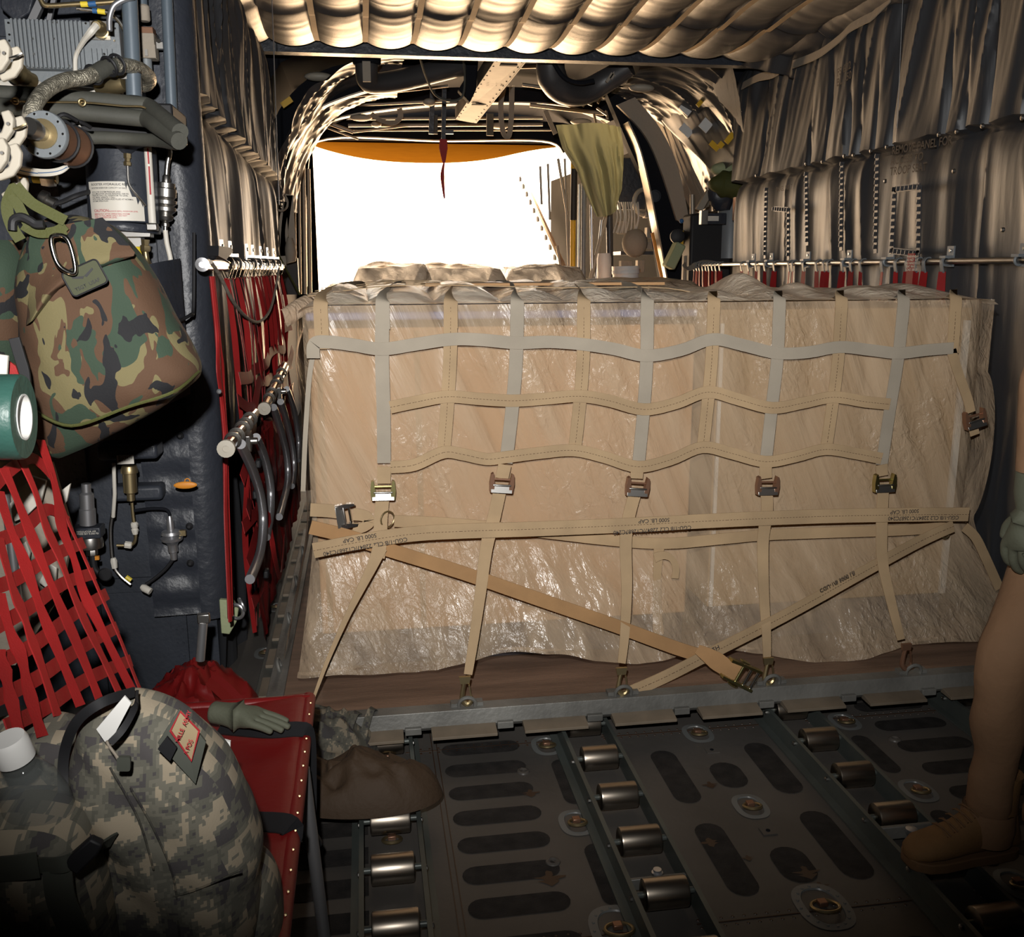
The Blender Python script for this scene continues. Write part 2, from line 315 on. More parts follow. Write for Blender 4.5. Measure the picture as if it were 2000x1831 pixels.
def text(name, body, size, o, ux, uy, m, parent, align='LEFT', eps=.002):
    cu = bpy.data.curves.new('t', 'FONT'); cu.body = body; cu.size = size; cu.align_x = align; cu.offset = size*.012; cu.space_line = .92
    to = bpy.data.objects.new('t', cu); C.objects.link(to); me = bpy.data.meshes.new_from_object(to); bpy.data.objects.remove(to)
    ux = Vector(ux).normalized(); uy = Vector(uy); uy = (uy-ux*uy.dot(ux)).normalized(); n = ux.cross(uy); o = Vector(o)
    for v in me.vertices: v.co = o+ux*v.co.x+uy*v.co.y+n*eps
    me.materials.clear(); me.materials.append(M[m]); ob = bpy.data.objects.new(name, me); C.objects.link(ob); ob.parent = parent
    if parent.get('_w'): ob.matrix_parent_inverse = Matrix.Translation(-Vector(parent.location))
    return ob
X1, Y1, Z1 = Vector((1, 0, 0)), Vector((0, 1, 0)), Vector((0, 0, 1))
# ================================================================== THE SETTING
def fold(u, v, seed, fu=4.5, fv=.45, amp=.05):
    """vertical drape folds, u along the wall in metres, v the height"""
    w_ = u+.10*(fbm(v*1.1, u*.8, seed+5)-.5)
    a = 1-np.abs(2*fbm(w_*fu, v*fv, seed, 2)-1); b = 1-np.abs(2*vnoise(w_*fu*2.7, v*fv*1.5, seed+9)-1); c = vnoise(w_*fu*6, v*1.4, seed+4)
    return amp*(.64*a**1.5+.30*b**1.5+.06*c)
SEAM = 2.06
def wallfn(x0, sgn, ya, yb, z0, z1, seed, snaps=None):
    def fn(u, v):
        y = ya+(yb-ya)*u; z = z0+(z1-z0)*v
        up = z > SEAM
        zz = np.where(up, z*1.0, z*.9+11)
        d = np.where(up, fold(y+.18*(z-SEAM), zz, seed, fu=3.4, amp=.10)+fold(y+.18*(z-SEAM), zz, seed+3, fu=8, amp=.03), fold(y-.10*z, zz, seed, fu=2.3, amp=.10)+fold(y, zz, seed+6, fu=5, amp=.012))
        # gathered on the snaps of the seam and of the foot line
        sn = np.abs(np.sin(math.pi*y/.285))
        k = np.exp(-np.abs(z-SEAM)/.07); d = d*(1-.65*k)+.025*k*sn
        if snaps is not None:
            dd = np.min(np.abs(y[..., None]-np.array(snaps)), axis=-1); g = np.where(up, z-SEAM, 9)
            d = d*(1-.5*np.exp(-g/.25))+.03*np.clip(dd/.10, 0, 1)**.7*np.exp(-g/.14)+.03*np.clip(dd/.03, 0, 1)*np.exp(-g/.45)*(g < 8)
        over = np.where(up, np.exp(-(z-SEAM)/.10)*.03, 0)       # the upper blanket laps over the lower one
        d = d+over-np.where(~up, np.exp((z-SEAM)/.05)*.02, 0)
        k2 = np.exp(-np.abs(z-z1)/.06); d = d*(1-.6*k2)
        z = z+np.where(np.abs(z-SEAM) < .03, -.012*sn, 0)
        return x0-sgn*d, y, z
    return fn
SN = [U(px, py, 0, 1.54).y for px, py in ((1478, 343), (1575, 320), (1607, 316), (1650, 305), (1668, 303), (1702, 295), (1733, 287), (1835, 263), (1870, 257), (1920, 246), (1998, 230))]+[.5, .2, -.1, -.4]
b = MB().grid(wallfn(1.64, 1, -.6, 3.76, 0, 2.80, 1, SN), 420, 190); b.grid(lambda u, v: (1.64+.0*u, 3.76+0*u, 2.8*v)if 0 else (1.64+.35*u, 3.765+0*u, 2.8*v), 3, 6)
wr = struct(b.build('wall_right', 'quiltw'))
b = MB().grid(wallfn(-1.64, -1, .52, 3.9, 0, 2.80, 2, [.7, .98, 1.2, 1.5, 1.75, 2.1, 2.35, 2.7, 3.0, 3.35, 3.6]), 330, 190); struct(b.build('wall_left', 'quiltw'))
def ceilfn(u, v):
    x = -1.62+3.24*u; y = 1.6+1.72*v
    ph = (x+1.23)/.27; t = np.abs(np.sin(math.pi*ph)); yc = (y-2.5)/.62
    d = .042*t**.7+.045*np.sin(math.pi*np.clip((y-2.5)/.8, 0, 1))
    d = d+.010*(1-np.abs(2*fbm(y*5+x*.6, x*1.1, 31)-1))**2*(.35+.65*(y<2.5))+.003*vnoise(y*26, x*2, 32)
    d = d-.03*np.exp(-np.abs(y-2.50)/.03)+.03*np.exp(-np.abs(y-2.44)/.05)
    e2 = np.clip((y-3.12)/.2, 0, 1); z = 2.80-d*(1-.3*e2); z = z-.04*np.exp(-((x-1.62)/.25)**2)
    y = y-.10*e2*(1-t)*.6
    return x, y, z
struct(MB().grid(ceilfn, 300, 200).build('ceiling', 'quilt'))
for k in range(10):                                            # webbing strips that hold the ceiling blanket up
    x = -1.23+.27*k; pts = [(x, 1.6, 2.775), (x, 2.1, 2.765), (x, 2.47, 2.74), (x, 2.52, 2.75), (x, 2.8, 2.735), (x, 3.08, 2.75), (x, 3.2, 2.79)]
    o = MB().strap(pts, .030, (0, 0, -1), .003).build('ceiling_strap', 'webtan')
    tag(o, 'tan webbing strip under the ceiling blanket, ' + ['first', 'second', 'third', 'fourth', 'fifth', 'sixth', 'seventh', 'eighth', 'ninth', 'tenth'][k]+' from the left wall', 'strap', 'webbing strips holding the ceiling blanket')
# floor: painted panels, anti-skid ovals, rivets, all pattern of one deck
b = MB(); b.grid(lambda u, v: (-2.7+5.4*u, -3.6+7.4*v, 0*u), 2, 2)
def oval(x0, y0, x1, y1, z=.0015, n=8):
    w_ = x1-x0; h = y1-y0; P = []
    if w_ > h:
        r = h/2; cs = [((x1-r), (y0+y1)/2, -math.pi/2), ((x0+r), (y0+y1)/2, math.pi/2)]
    else:
        r = w_/2; cs = [((x0+x1)/2, y1-r, 0), ((x0+x1)/2, y0+r, math.pi)]
    for cx, cy, a in cs: P += [(cx+r*math.cos(a+math.pi*i/n), cy+r*math.sin(a+math.pi*i/n), z) for i in range(n+1)]
    b.add(P, [tuple(range(len(P)))])
b.k = 1
for k in range(14):
    y = -.955+.1265*(k-0); yy = .60-.1265*k
for j in range(-2, 5):                                         # rows repeat every deck bay
    Y0 = -.918+.90*j
    for i in range(7): oval(-.832, Y0+.096+.1267*i, -.585, Y0+.168+.1267*i); oval(.594, Y0+.104+.1367*i, .84, Y0+.176+.1367*i); oval(-1.26, Y0+.096+.1267*i, -1.0, Y0+.168+.1267*i)
    for x0_, x1_, ys_ in ((-.509, -.440, ((.09, .343), (.532, .784))), (.470, .530, ((.09, .343), (.545, .778))), (-.197, -.117, ((.078, .384), (.486, .785))), (.107, .194, ((.093, .395), (.487, .786))), (-.045, .050, ((.102, .250), (.542, .686)))):
        for a_, c_ in ys_: oval(x0_, Y0+a_, x1_, Y0+c_)
b.k = 2
for j in range(-2, 5):
    y = -.918+.90*j; b.box((0, y, .001), (2.5, .0025, .002))
    for i in range(90):
        for s_ in (-.012, .014): b.lathe([(.0042, 0), (.003, .0016)], (-1.26+.028*i, y+s_, 0), n=6)
for x in (-.86, -.845, .865, -1.3): b.box((x, 1, .001), (.0025, 9, .002))
for x, y, s_ in ((-.17, -.62, 1), (-.1, -.7, .6), (.02, -.78, 1.3), (.03, -.835, .8), (-.07, -.35, .9), (-.62, -.7, 1.5), (-.6, -.31, 1.)):
    P = [(x+.02*s_*(1+.6*math.sin(5*t+x*9))*math.cos(t), y+.014*s_*(1+.5*math.cos(4*t))*math.sin(t), .0019) for t in [2*math.pi*i/24 for i in range(24)]]; b.add(P, [tuple(range(24))])
struct(b.build('floor', ['floor', 'grit', 'rust'], smooth=False))
# end wall behind the photographer and outer skin that keeps daylight out
struct(MB().box((0, -3.65, 1.6), (6, .08, 3.6)).build('wall_front', 'darkm'))
b = MB()
prof = [(-2.75, -.05), (-2.75, 1.7), (-2.3, 2.6), (-1.5, 3.15), (0, 3.35), (1.5, 3.15), (2.3, 2.6), (2.75, 1.7), (2.75, -.05)]
def shell(bb, ya, yb, pr, dz=0, off=.05):
    for (x0, z0), (x1, z1) in zip(pr, pr[1:]): bb.prism([(x0, ya, z0), (x1, ya, z1), (x1, yb, z1+dz), (x0, yb, z0+dz)], Vector((z0-z1, 0, x1-x0)).normalized()*off)
shell(b, -3.6, 4.0, prof); struct(b.build('wall_outer', 'darkm', smooth=False))
b = MB(); prof2 = [(-1.95, -.05), (-1.95, 1.7), (-1.85, 2.3), (-1.5, 2.8), (-.9, 3.1), (0, 3.2), (.9, 3.15), (1.6, 2.8), (2.05, 2.2), (2.15, 1.6), (2.15, -.05)]
shell(b, 4.0, 8.2, prof2); 
big = [(-3.4, -.1), (-3.4, 1.7), (-3.4, 2.6), (-2.6, 4), (-.9, 4), (0, 4), (.9, 4), (2.6, 4), (3.4, 2.6), (3.4, 1.6), (3.4, -.1)]
for (a0, a1), (b0, b1) in zip(zip(prof2, prof2[1:]), zip(big, big[1:])): b.prism([(p[0], 3.97, p[1]) for p in (a0, a1, b1, b0)], (0, .04, 0))
zd = U(860, 276, 1, 8.25).z; b.prism([(-2.1, 8.25, zd), (2.1, 8.25, zd), (2.1, 8.25, 3.4), (-2.1, 8.25, 3.4)], (0, .04, 0))
struct(b.build('wall_rear', 'darkm', smooth=False))
struct(MB().box((0, 6, -.02), (4.6, 4.6, .04)).build('trim_1', 'rampwall'))   # ramp floor
# crossbeam at the end of the ceiling blanket
b = MB().box((0, 3.36, 2.80), (3.2, .07, .14)).box((0, 3.315, 2.735), (3.2, .03, .012)); b.k = 1
for i in range(34): b.lathe([(.007, 0), (.004, .004)], (-1.5+.09*i, 3.323, 2.80), (0, -1, 0), n=8)
struct(b.build('trim_2', ['slate2', 'ribl'], smooth=False))
# forward bulkhead at the left (front of the wheel well) with its padded corner
b = MB().box((-2.2, .56, 1.35), (1.25, .06, 2.75))
for z in (.42, 1.02, 1.72, 2.2): b.box((-2.2, .525, z), (1.25, .012, .05))
for x in (-2.35, -1.98, -1.70): b.box((x, .522, 1.35), (.05, .014, 2.7))
for z in [.1+.05*i for i in range(50)]:
    for x in (-1.99, -1.97, -1.71, -1.69): b.lathe([(.004, 0), (.003, .003)], (x, .515, z), (0, -1, 0), n=6)
struct(b.build('wall_bulkhead', 'slate', smooth=False))
def rollfn(u, v):
    a = -.15+2.0*u*math.pi/2*1.25; z = .30+2.45*v; r = .085+.008*fbm(v*9, u*2, 40)
    return -1.60+r*np.sin(a)*1.0, .50-r*np.cos(a)+.05, z
b = MB().grid(rollfn, 20, 120)
b.grid(lambda u, v: (-1.60-.17*u, .462+.006*np.sin(v*40)+.02*fbm(v*5, u*3, 41), .32+(.73)*v), 10, 40)
b.k = 1
for px, py in ((352, 851), (370, 1028), (372, 1100)): b.lathe([(.012, 0), (.012, .005), (.005, .012)], U(px, py, 1, .462), (0, -1, 0), n=12)
struct(b.build('trim_3', ['slate2', 'black']))
# aft blankets on the shoulders
def shoulder(sg, seed, ya, yb, x0):
    def fn(u, v):
        y = ya+(yb-ya)*u; a = v*math.pi/2*1.02
        px = x0-.08-.95*(1-np.cos(a)); pz = 1.95+1.02*np.sin(a)
        L = v*1.6; f = fold(y*1.1+L*.25, L, seed, fu=3, fv=.8, amp=.12)+fold(y*1.2-L*.2, L, seed+2, fu=7, fv=.5, amp=.03)
        return sg*(px-f*np.cos(a)), y, pz-f*np.sin(a)
    return fn
tag(MB().grid(shoulder(1, 60, 3.8, 5.6, 2.05), 130, 110).build('insulation_blanket', 'quilt'), 'crumpled grey insulation blanket over the right shoulder behind the crossbeam', 'blanket')
tag(MB().grid(shoulder(-1, 70, 3.93, 5.8, 1.75), 130, 110).build('insulation_blanket', 'quilt'), 'bright crumpled insulation blanket over the left shoulder behind the crossbeam', 'blanket')
# side walls of the ramp bay with their ribs
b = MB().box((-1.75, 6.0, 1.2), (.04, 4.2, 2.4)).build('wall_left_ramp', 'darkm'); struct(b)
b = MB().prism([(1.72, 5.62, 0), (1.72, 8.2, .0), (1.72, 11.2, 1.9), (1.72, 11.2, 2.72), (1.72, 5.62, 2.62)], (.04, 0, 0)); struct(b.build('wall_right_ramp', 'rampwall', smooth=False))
struct(MB().box((-1.78, 8.0, 1.5), (.56, .10, 3.2)).build('trim_4', 'rampwall'))
# arch frames
def arch(Y, inner, outer, th, m, label, nm='fuselage_frame'):
    I = cat([U(a, b_, 1, Y) for a, b_ in inner], 6); n = len(I); O = cat([U(a, b_, 1, Y) for a, b_ in outer], 6)
    b = MB()
    for k in range(n-1):
        t0 = int(k/(n-1)*(len(O)-1)); t1 = int((k+1)/(n-1)*(len(O)-1))
        b.prism([I[k], I[k+1], O[t1], O[t0]], (0, th, 0))
    b.k = 1
    for k in range(n-1): b.prism([I[k]+Vector((0, -.02, 0)), I[k+1]+Vector((0, -.02, 0)), I[k+1]+Vector((0, -.02, .012)), I[k]+Vector((0, -.02, .012))], (0, th+.04, 0))
    return tag(b.build(nm, [m, 'ribl'], smooth=False), label, 'frame')
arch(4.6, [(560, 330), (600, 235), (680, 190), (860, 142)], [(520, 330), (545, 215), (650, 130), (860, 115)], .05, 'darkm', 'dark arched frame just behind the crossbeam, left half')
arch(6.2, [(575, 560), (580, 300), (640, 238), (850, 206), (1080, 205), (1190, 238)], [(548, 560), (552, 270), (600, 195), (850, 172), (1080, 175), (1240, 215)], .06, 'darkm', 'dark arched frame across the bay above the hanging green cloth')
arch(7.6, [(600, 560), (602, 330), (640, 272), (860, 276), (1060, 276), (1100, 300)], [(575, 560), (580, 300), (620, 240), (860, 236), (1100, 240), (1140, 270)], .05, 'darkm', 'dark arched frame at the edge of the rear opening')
# big right-hand frame with its pale padded flange
b = MB().prism([U(a, c, 1, 5.1) for a, c in ((1180, 170), (1240, 205), (1345, 440), (1345, 600), (1300, 600), (1262, 360), (1228, 285))], (0, .10, 0))
b.k = 1; b.strap([U(a, c, 1, 5.03) for a, c in ((1222, 240), (1247, 300), (1270, 400), (1300, 560))], .012, (0, -1, 0), .16)
b.k = 2; b.lathe([(.05, 0), (.05, .012), (.038, .014), (.038, .004)], U(1279, 383, 1, 5.095), (0, -1, 0), 24); b.k = 0
o = b.build('fuselage_frame', ['darkm', 'ribl', 'slate'], smooth=False); tag(o, 'wide dark curved frame at the right, pale pad along it', 'frame')
pf = MB(); Lp = [U(a, c, 1, 5.0) for a, c in ((1205, 205), (1258, 262), (1290, 330), (1322, 430))]; Rp = [U(a, c, 1, 5.0) for a, c in ((1240, 190), (1290, 252), (1325, 330), (1348, 440))]
Lc, Rc = cat(Lp, 8), cat(Rp, 8)
for k in range(len(Lc)-1): pf.prism([Lc[k], Lc[k+1], Rc[k+1], Rc[k]], (0, .035, 0))
pf.build('flange_pad', 'canvas', o)
# ramp sill with lightening holes, rear door and tail
A = U(1128, 592, 0, 1.5); Bp = U(1020, 350, 0, 1.5)
d = (Bp-A); b = MB()
b.bar(A-d*.3, Bp, .05, .16); b.k = 1
for i in range(14):
    p = A+d*(i/13); b.box(p+Vector((-.03, 0, .0)), (.02, .12, .07))
b.k = 2; b.bar(A-d*.3+Vector((-.03, 0, .09)), Bp+Vector((-.03, 0, .09)), .03, .02)
tag(b.build('ramp_sill', ['canvas', 'darkm', 'ribl'], smooth=False), 'pale sloping sill of the rear opening, right side', 'sill')
def doorfn(u, v):
    x = -2.3+4.3*u; xc = (x+.1)/1.9
    y = 8.3+(3.0)*v; z = U(860, 281, 1, 8.3).z + (U(860, 319, 1, 11.3).z-U(860, 281, 1, 8.3).z)*v*(1-.0*xc**2)+.35*v*np.abs(xc)**2.4
    return x, y, z
tag(MB().grid(doorfn, 40, 12, .04, (0, 0, 1)).build('cargo_door', 'ochre'), 'ochre underside of the raised rear cargo door', 'door')
def tailfn(u, v):
    x = -2.4+4.5*u; xc = (x+.1)/1.9; z0 = U(860, 319, 1, 11.3).z+.35*np.abs(xc)**2.4
    return x*(1-.12*v), 11.3+.8*v, z0+(-.30)*v
tag(MB().grid(tailfn, 40, 8, .04, (0, .0, 1)).build('tail_fairing', 'white'), 'white tail fairing beyond the raised rear door', 'fairing')
# ================================================================== PALLET AND LOAD
t = T('cargo_pallet', 'long grey-railed cargo pallet with a worn plywood deck under the wrapped crates', 'pallet', (0, 1, .07))
MB().box((-.02, 1.04, .125), (2.66, 2.16, .04)).build('deck', 'plydirty', t, bevel=.003)
b = MB()
b.prism([(-1.37, -.045, .085), (-1.37, -.06, .1), (-1.37, -.05, .148), (-1.37, -.005, .152), (-1.37, .01, .085)], (2.72, 0, 0))
b.prism([(-1.375, -.04, .085), (-1.375, 2.14, .085), (-1.375, 2.14, .152), (-1.375, -.04, .152)], (.055, 0, 0)); b.prism([(1.315, -.04, .085), (1.315, 2.14, .085), (1.315, 2.14, .152), (1.315, -.04, .152)], (.055, 0, 0))
b.box((0, 2.12, .12), (2.7, .05, .06)); b.build('edge_rail', 'railgrey', t, smooth=False, bevel=.002)
for i in range(9):
    x = -1.15+.285*i; MB().prism([(x, -.11, .083), (x, -.11, .092), (x, -.055, .104), (x, -.05, .085)], (.20, 0, 0)).build('rail_lip', 'tabtan', t, smooth=False, bevel=.001)
for i in range(9):
    x = -.92+.285*i; MB().box((x, -.062, .097), (.05, .022, .022)).build('lock_block', 'railgrey', t, smooth=False, bevel=.002)
for x in (-1.25, -.75, -.25, .25, .75, 1.25):
    b = MB(); b.ring((x, -.035, .158), (0, 1, .25), .026, .006, 16, 8, -.3, math.pi+.3); b.box((x-.035, -.02, .156), (.03, .03, .012)).box((x+.035, -.02, .156), (.03, .03, .012)); b.build('lashing_ring', 'railgrey', t)
for y in (.35, .8, 1.25, 1.7): MB().ring((-1.35, y, .158), (1, 0, .25), .026, .006, 16, 8).build('lashing_ring', 'railgrey', t)
t = T('wooden_crate', 'tan cardboard-faced crate seen through polythene, left half of the load', 'crate', (-.55, 1.1, .15))
MB().box((-.565, 1.14, .79), (1.27, 1.66, 1.02)).build('body', 'card', t, bevel=.006)
MB().box((-.565, 1.14, 1.336), (1.28, 1.67, .026)).build('lid', 'blue', t, bevel=.006)
MB().box((-.565, 1.14, .215), (1.27, 1.6, .13)).build('skid', 'darkskid', t)
b = MB()
for x in (-1.17, -.86): b.box((x, .306, .79), (.018, .008, 1.0))
b.build('batten', 'plywood', t)
t = T('wooden_crate', 'yellowish plywood crate seen through polythene, right half of the load', 'crate', (.6, 1.1, .15))
MB().box((.615, 1.14, .82), (.93, 1.66, 1.05)).build('body', 'plywood', t, bevel=.006)
MB().box((.615, 1.14, .225), (.92, 1.6, .14)).build('skid', 'darkskid', t)
MB().box((1.055, .302, .80), (.022, .012, 1.0)).build('edge_strip', 'offw', t); MB().box((.16, .303, .8), (.012, .01, 1.0)).build('edge_strip', 'offw', t)
# polythene sheet: front, sides, top
XL, XR, ZT = -1.215, 1.11, 1.372
def front(u, v):
    x = XL+(XR-XL)*u; z = .20+(ZT-.20)*v
    low = np.clip((.60-z)/.40, 0, 1)**1.3
    y = .276-.0*x-.13*low+.018*np.sin(x*7+z*3)*low
    diag = 1-np.abs(2*fbm((x+.45*z)*7, z*.8, 81)-1); y = y-.022*diag+.008-.003*(fbm(x*22+z*10, z*4, 82)-.5)
    y = y-.035*low*(1-np.abs(2*fbm(x*5, z*.8, 83)-1))
    bl = np.abs(np.sin(math.pi*(x+.80)/.21)); y = y-.012*bl*np.clip((z-.75)/.3, 0, 1)
    fl = np.clip((.62-z)/.45, 0, 1)**1.2; x = x+np.where(u > .5, (u-.5)*.34, (u-.5)*.10)*fl*1.3
    z = z-.035*np.sin(x*2.6)*low+.02*np.sin(x*9)*(v < .02)
    k = np.exp(-np.minimum(u, 1-u)/.012); y = y+.04*k
    return x, y, z
b = MB().grid(front, 260, 150)
def topf(u, v):
    x = XL-.01+(XR-XL+.02)*u; y = .235+(2.02-.235)*v**1.25
    cell = np.abs(np.sin(math.pi*(x+.80)/.21)); r = vnoise(np.floor((x+.80)/.21)*3.1, np.floor(y*2.2), 88)
    rt = np.clip((x+.1)/.6, 0, 1)
    hgt = .020*np.clip((y-.24)/.35, 0, 1)*(1-rt)+(.016+.026*r)*(1-.55*rt)*cell**.8*np.clip((y-.24)/.10, 0, 1)*(.7+.6*fbm(x*6, y*6, 89))
    hgt = hgt+.07*np.exp(-((x-.34)/.075)**2-((y-.62)/.2)**2)+.045*np.exp(-((x-.50)/.07)**2-((y-.5)/.12)**2)+.028*np.exp(-((x-.72)/.07)**2-((y-.5)/.15)**2)+.04*np.exp(-((x-.92)/.12)**2-((y-.55)/.2)**2)
    e_ = np.minimum(u, 1-u); return x, y, ZT+.004+hgt*np.clip(e_/.04, 0, 1)-.02*np.exp(-e_/.01)
b.k = 1; b.grid(topf, 240, 90); b.k = 0
def leftf(u, v):
    y = .27+1.75*u; z = .22+(ZT-.22)*v; low = np.clip((.7-z)/.5, 0, 1)
    bg_ = .05*np.exp(-((z-1.17)/.09)**2)*(1-np.abs(2*u-.9)).clip(0, 1)
    return XL-.012-bg_-.10*low**1.4-.02*fbm(y*8, z*2, 90)+.01*np.exp(-u/.02), y, z
b.grid(leftf, 60, 70)
def rightf(u, v):
    y = .27+1.75*u; z = .22+(ZT-.22)*v; low = np.clip((.6-z)/.45, 0, 1)
    bg_ = .05*np.clip(1-((z-.86)/.26)**2, 0, 1)**.7*np.clip(1-u*1.2, 0, 1)
    return XR+.008+bg_+.24*low**1.2+.02*fbm(y*8, z*2, 91), y, z
b.grid(rightf, 60, 70)
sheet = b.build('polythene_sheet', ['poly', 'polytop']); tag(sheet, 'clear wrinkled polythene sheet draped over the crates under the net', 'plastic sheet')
# flap of polythene standing out at the upper left corner
q = [U(a, c, 1, .45) for a, c in ((548, 610), (640, 575), (660, 590), (655, 612), (600, 612), (560, 632))]
def flap(u, v):
    A = U(548, 606, 1, .3); B = U(562, 632, 1, .3); D = U(640, 574, 1, .5); E_ = U(648, 600, 1, .42)
    g = lambda i: (A[i]*(1-u)+D[i]*u)*(1-v)+(B[i]*(1-u)+E_[i]*u)*v
    return g(0), g(1)-.03*np.sin(v*math.pi), g(2)+.012*np.sin(v*5+u*3)+.008*np.sin(u*math.pi)
MB().grid(flap, 20, 12, .002, (0, 1, 0)).build('loose_flap', 'poly2', sheet)
# cargo net
YN = .226
N_ = (0, -1, 0)
net = T('cargo_net', 'tan and grey webbing cargo net hooked over the wrapped load', 'cargo net', (0, .2, .15))
def path(pts, Y=YN, ylow=None, zt=.76):
    out = []
    for a, c in pts:
        y = Y
        if ylow is not None:
            z = U(a, c, 1, Y).z; f = max(0, min(1, (zt-z)/(zt-.14))); y = Y-(Y-ylow)*f
            z = U(a, c, 1, y).z; f = max(0, min(1, (zt-z)/(zt-.16))); y = Y-(Y-ylow)*f
        out.append(U(a, c, 1, y))
    return out
def top_tail(px, w_=.045):
    p = U(px, 603, 1, YN); P = [(p.x, YN, 1.30), (p.x, YN, 1.365), (p.x+.004, YN+.02, 1.392), (p.x+.02, .36, 1.402), (p.x+.05, .6, 1.412), (p.x+.07, .9, 1.415), (p.x+.12, 1.6, 1.41), (p.x+.12, 2.02, 1.40)]; return P if px < 1300 else P[:3]+[(p.x+.01, .30, 1.380), (p.x+.015, .34, 1.370)]
def nstrap(name, pts, wd, m, Y=YN, st=False, ylow=None, lab=None, par=None):
    P = path(pts, Y, ylow) if not isinstance(pts[0], Vector) and len(pts[0]) == 2 else pts
    o = MB().strap(P, wd, N_, .003).build(name, m, par or net)
    if lab: o['label'] = lab
    if st: MB().dash(P, N_, .0028).build('stitching', 'stitch', o)
    return o
W = .043
vert = [((747, 600), (746, 700), (749, 800), (750, 905), 'webgrey', 0), ((880, 600), (879, 700), (873, 800), (866, 888), 'webtan', 1), ((1010, 600), (1008, 700), (1000, 800), (988, 905), 'webgrey', 0),
 ((1140, 600), (1139, 700), (1131, 800), (1121, 890), 'webtan', 1), ((1264, 600), (1263, 700), (1257, 800), (1246, 915), 'webgrey', 0), ((1394, 600), (1390, 700), (1382, 790), (1372, 882), 'webtan', 1),
 ((1522, 600), (1518, 700), (1508, 790), (1495, 905), 'webgrey', 0), ((1643, 600), (1637, 700), (1626, 790), (1612, 886), 'webtan', 1), ((1764, 600), (1754, 700), (1738, 800), (1722, 908), 'webgrey', 0)]
for v_ in vert:
    nstrap('vertical_strap', v_[:4], W, v_[4], st=v_[5], lab='faded grey net strap' if v_[4] == 'webgrey' else None)
    nstrap('top_strap', [Vector(p) for p in top_tail(v_[0][0])], W, v_[4])
nstrap('vertical_strap', [(626, 604), (628, 640), (630, 682)], W, 'webtan', st=1); nstrap('vertical_strap', [(1866, 604), (1864, 640), (1860, 690)], W, 'webtan', st=1)
nstrap('top_strap', [Vector(p) for p in top_tail(626)], W, 'webtan'); nstrap('top_strap', [Vector(p) for p in top_tail(1866)], W, 'webtan')
for y, s_ in ((.42, 1), (.85, 2), (1.3, 3), (1.75, 4)):
    MB().strap([(-1.22, y, 1.395), (-.9, y+.02, 1.43), (-.4, y-.03, 1.42), (.0, y+.03, 1.415), (.2, y+.02, 1.37)], W, (0, 0, 1), .003).build('top_strap', 'webtan', net)
rows = [([(612, 700), (614, 672), (640, 668), (690, 674), (746, 682), (810, 673), (880, 663), (940, 664), (1008, 670), (1075, 668), (1140, 673), (1200, 682), (1262, 695), (1330, 684), (1391, 663), (1450, 674), (1518, 690), (1580, 688), (1640, 678), (1700, 684), (1755, 690), (1810, 684), (1862, 680)], 'webgrey', 0),
 ([(762, 796), (810, 786), (873, 775), (930, 779), (1000, 783), (1065, 779), (1131, 774), (1190, 783), (1257, 800), (1320, 788), (1382, 766), (1440, 780), (1508, 797), (1570, 787), (1628, 776), (1690, 785), (1738, 790)], 'webtan', 1),
 ([(763, 913), (810, 908), (866, 884), (905, 888), (950, 897), (990, 893), (1055, 885), (1121, 880), (1180, 893), (1246, 912), (1310, 898), (1372, 874), (1430, 886), (1495, 902), (1555, 892), (1612, 878), (1670, 886), (1722, 896)], 'webtan', 1)]
for P, m, st in rows: nstrap('cross_strap', P, W*.92, m, Y=YN-.006, st=st, lab='faded grey cross strap' if m == 'webgrey' else None)
# left return of the net and right return
nstrap('side_strap', [(614, 680), (604, 740), (596, 860), (592, 960)], W*.35, 'webgrey', Y=.27)
nstrap('side_strap', [(1858, 684), (1872, 730), (1890, 780), (1896, 806)], W*.8, 'webtan'); nstrap('side_strap', [(1900, 830), (1904, 850)], W*.8, 'webtan')
def buckle(px, py, ang=0, col='gold', Y=YN-.012, sc=1):
    c = U(px, py, 1, Y); r = Matrix.Rotation(ang, 3, 'Y')
    q = lambda x, z, y=0: c+r @ Vector((x*sc, y, z*sc))
    b = MB()
    for s_ in (-1, 1): b.prism([q(s_*.037, .03), q(s_*.030, .034), q(s_*.024, .0), q(s_*.024, -.026), q(s_*.037, -.03), q(s_*.040, 0)], (0, -.022, 0))
    b.tube([q(-.034, .012, -.008), q(.034, .012, -.008)], .004, 8)
    o = b.build('buckle_frame', col, net); o['label'] = 'cam buckle of the net'
    b = MB(); b.prism([q(-.035, -.008, -.012), q(.035, -.008, -.012), q(.035, -.03, -.020), q(-.035, -.03, -.020)], (0, -.006, 0)); b.tube([q(-.03, -.005, -.02), q(.03, -.005, -.02)], .004, 8); b.build('buckle_lever', 'alu', o, bevel=.0012)
for k, (x, y, a) in enumerate(((748, 957, .02), (979, 943, .1), (1243, 950, .1), (1496, 948, .03), (1724, 943, .0), (1900, 818, -.25))): buckle(x, y, a, 'gold' if k in (0, 4) else 'copper')
buckle(676, 1006, 1.45, 'chrome', YN-.018)
nstrap('side_strap', [(606, 996), (640, 998), (664, 1001)], W, 'webtan'); nstrap('side_strap', [(690, 1005), (712, 1008), (722, 1020), (705, 1032), (690, 1030)], [.04, .03], 'webtan', Y=YN-.012)
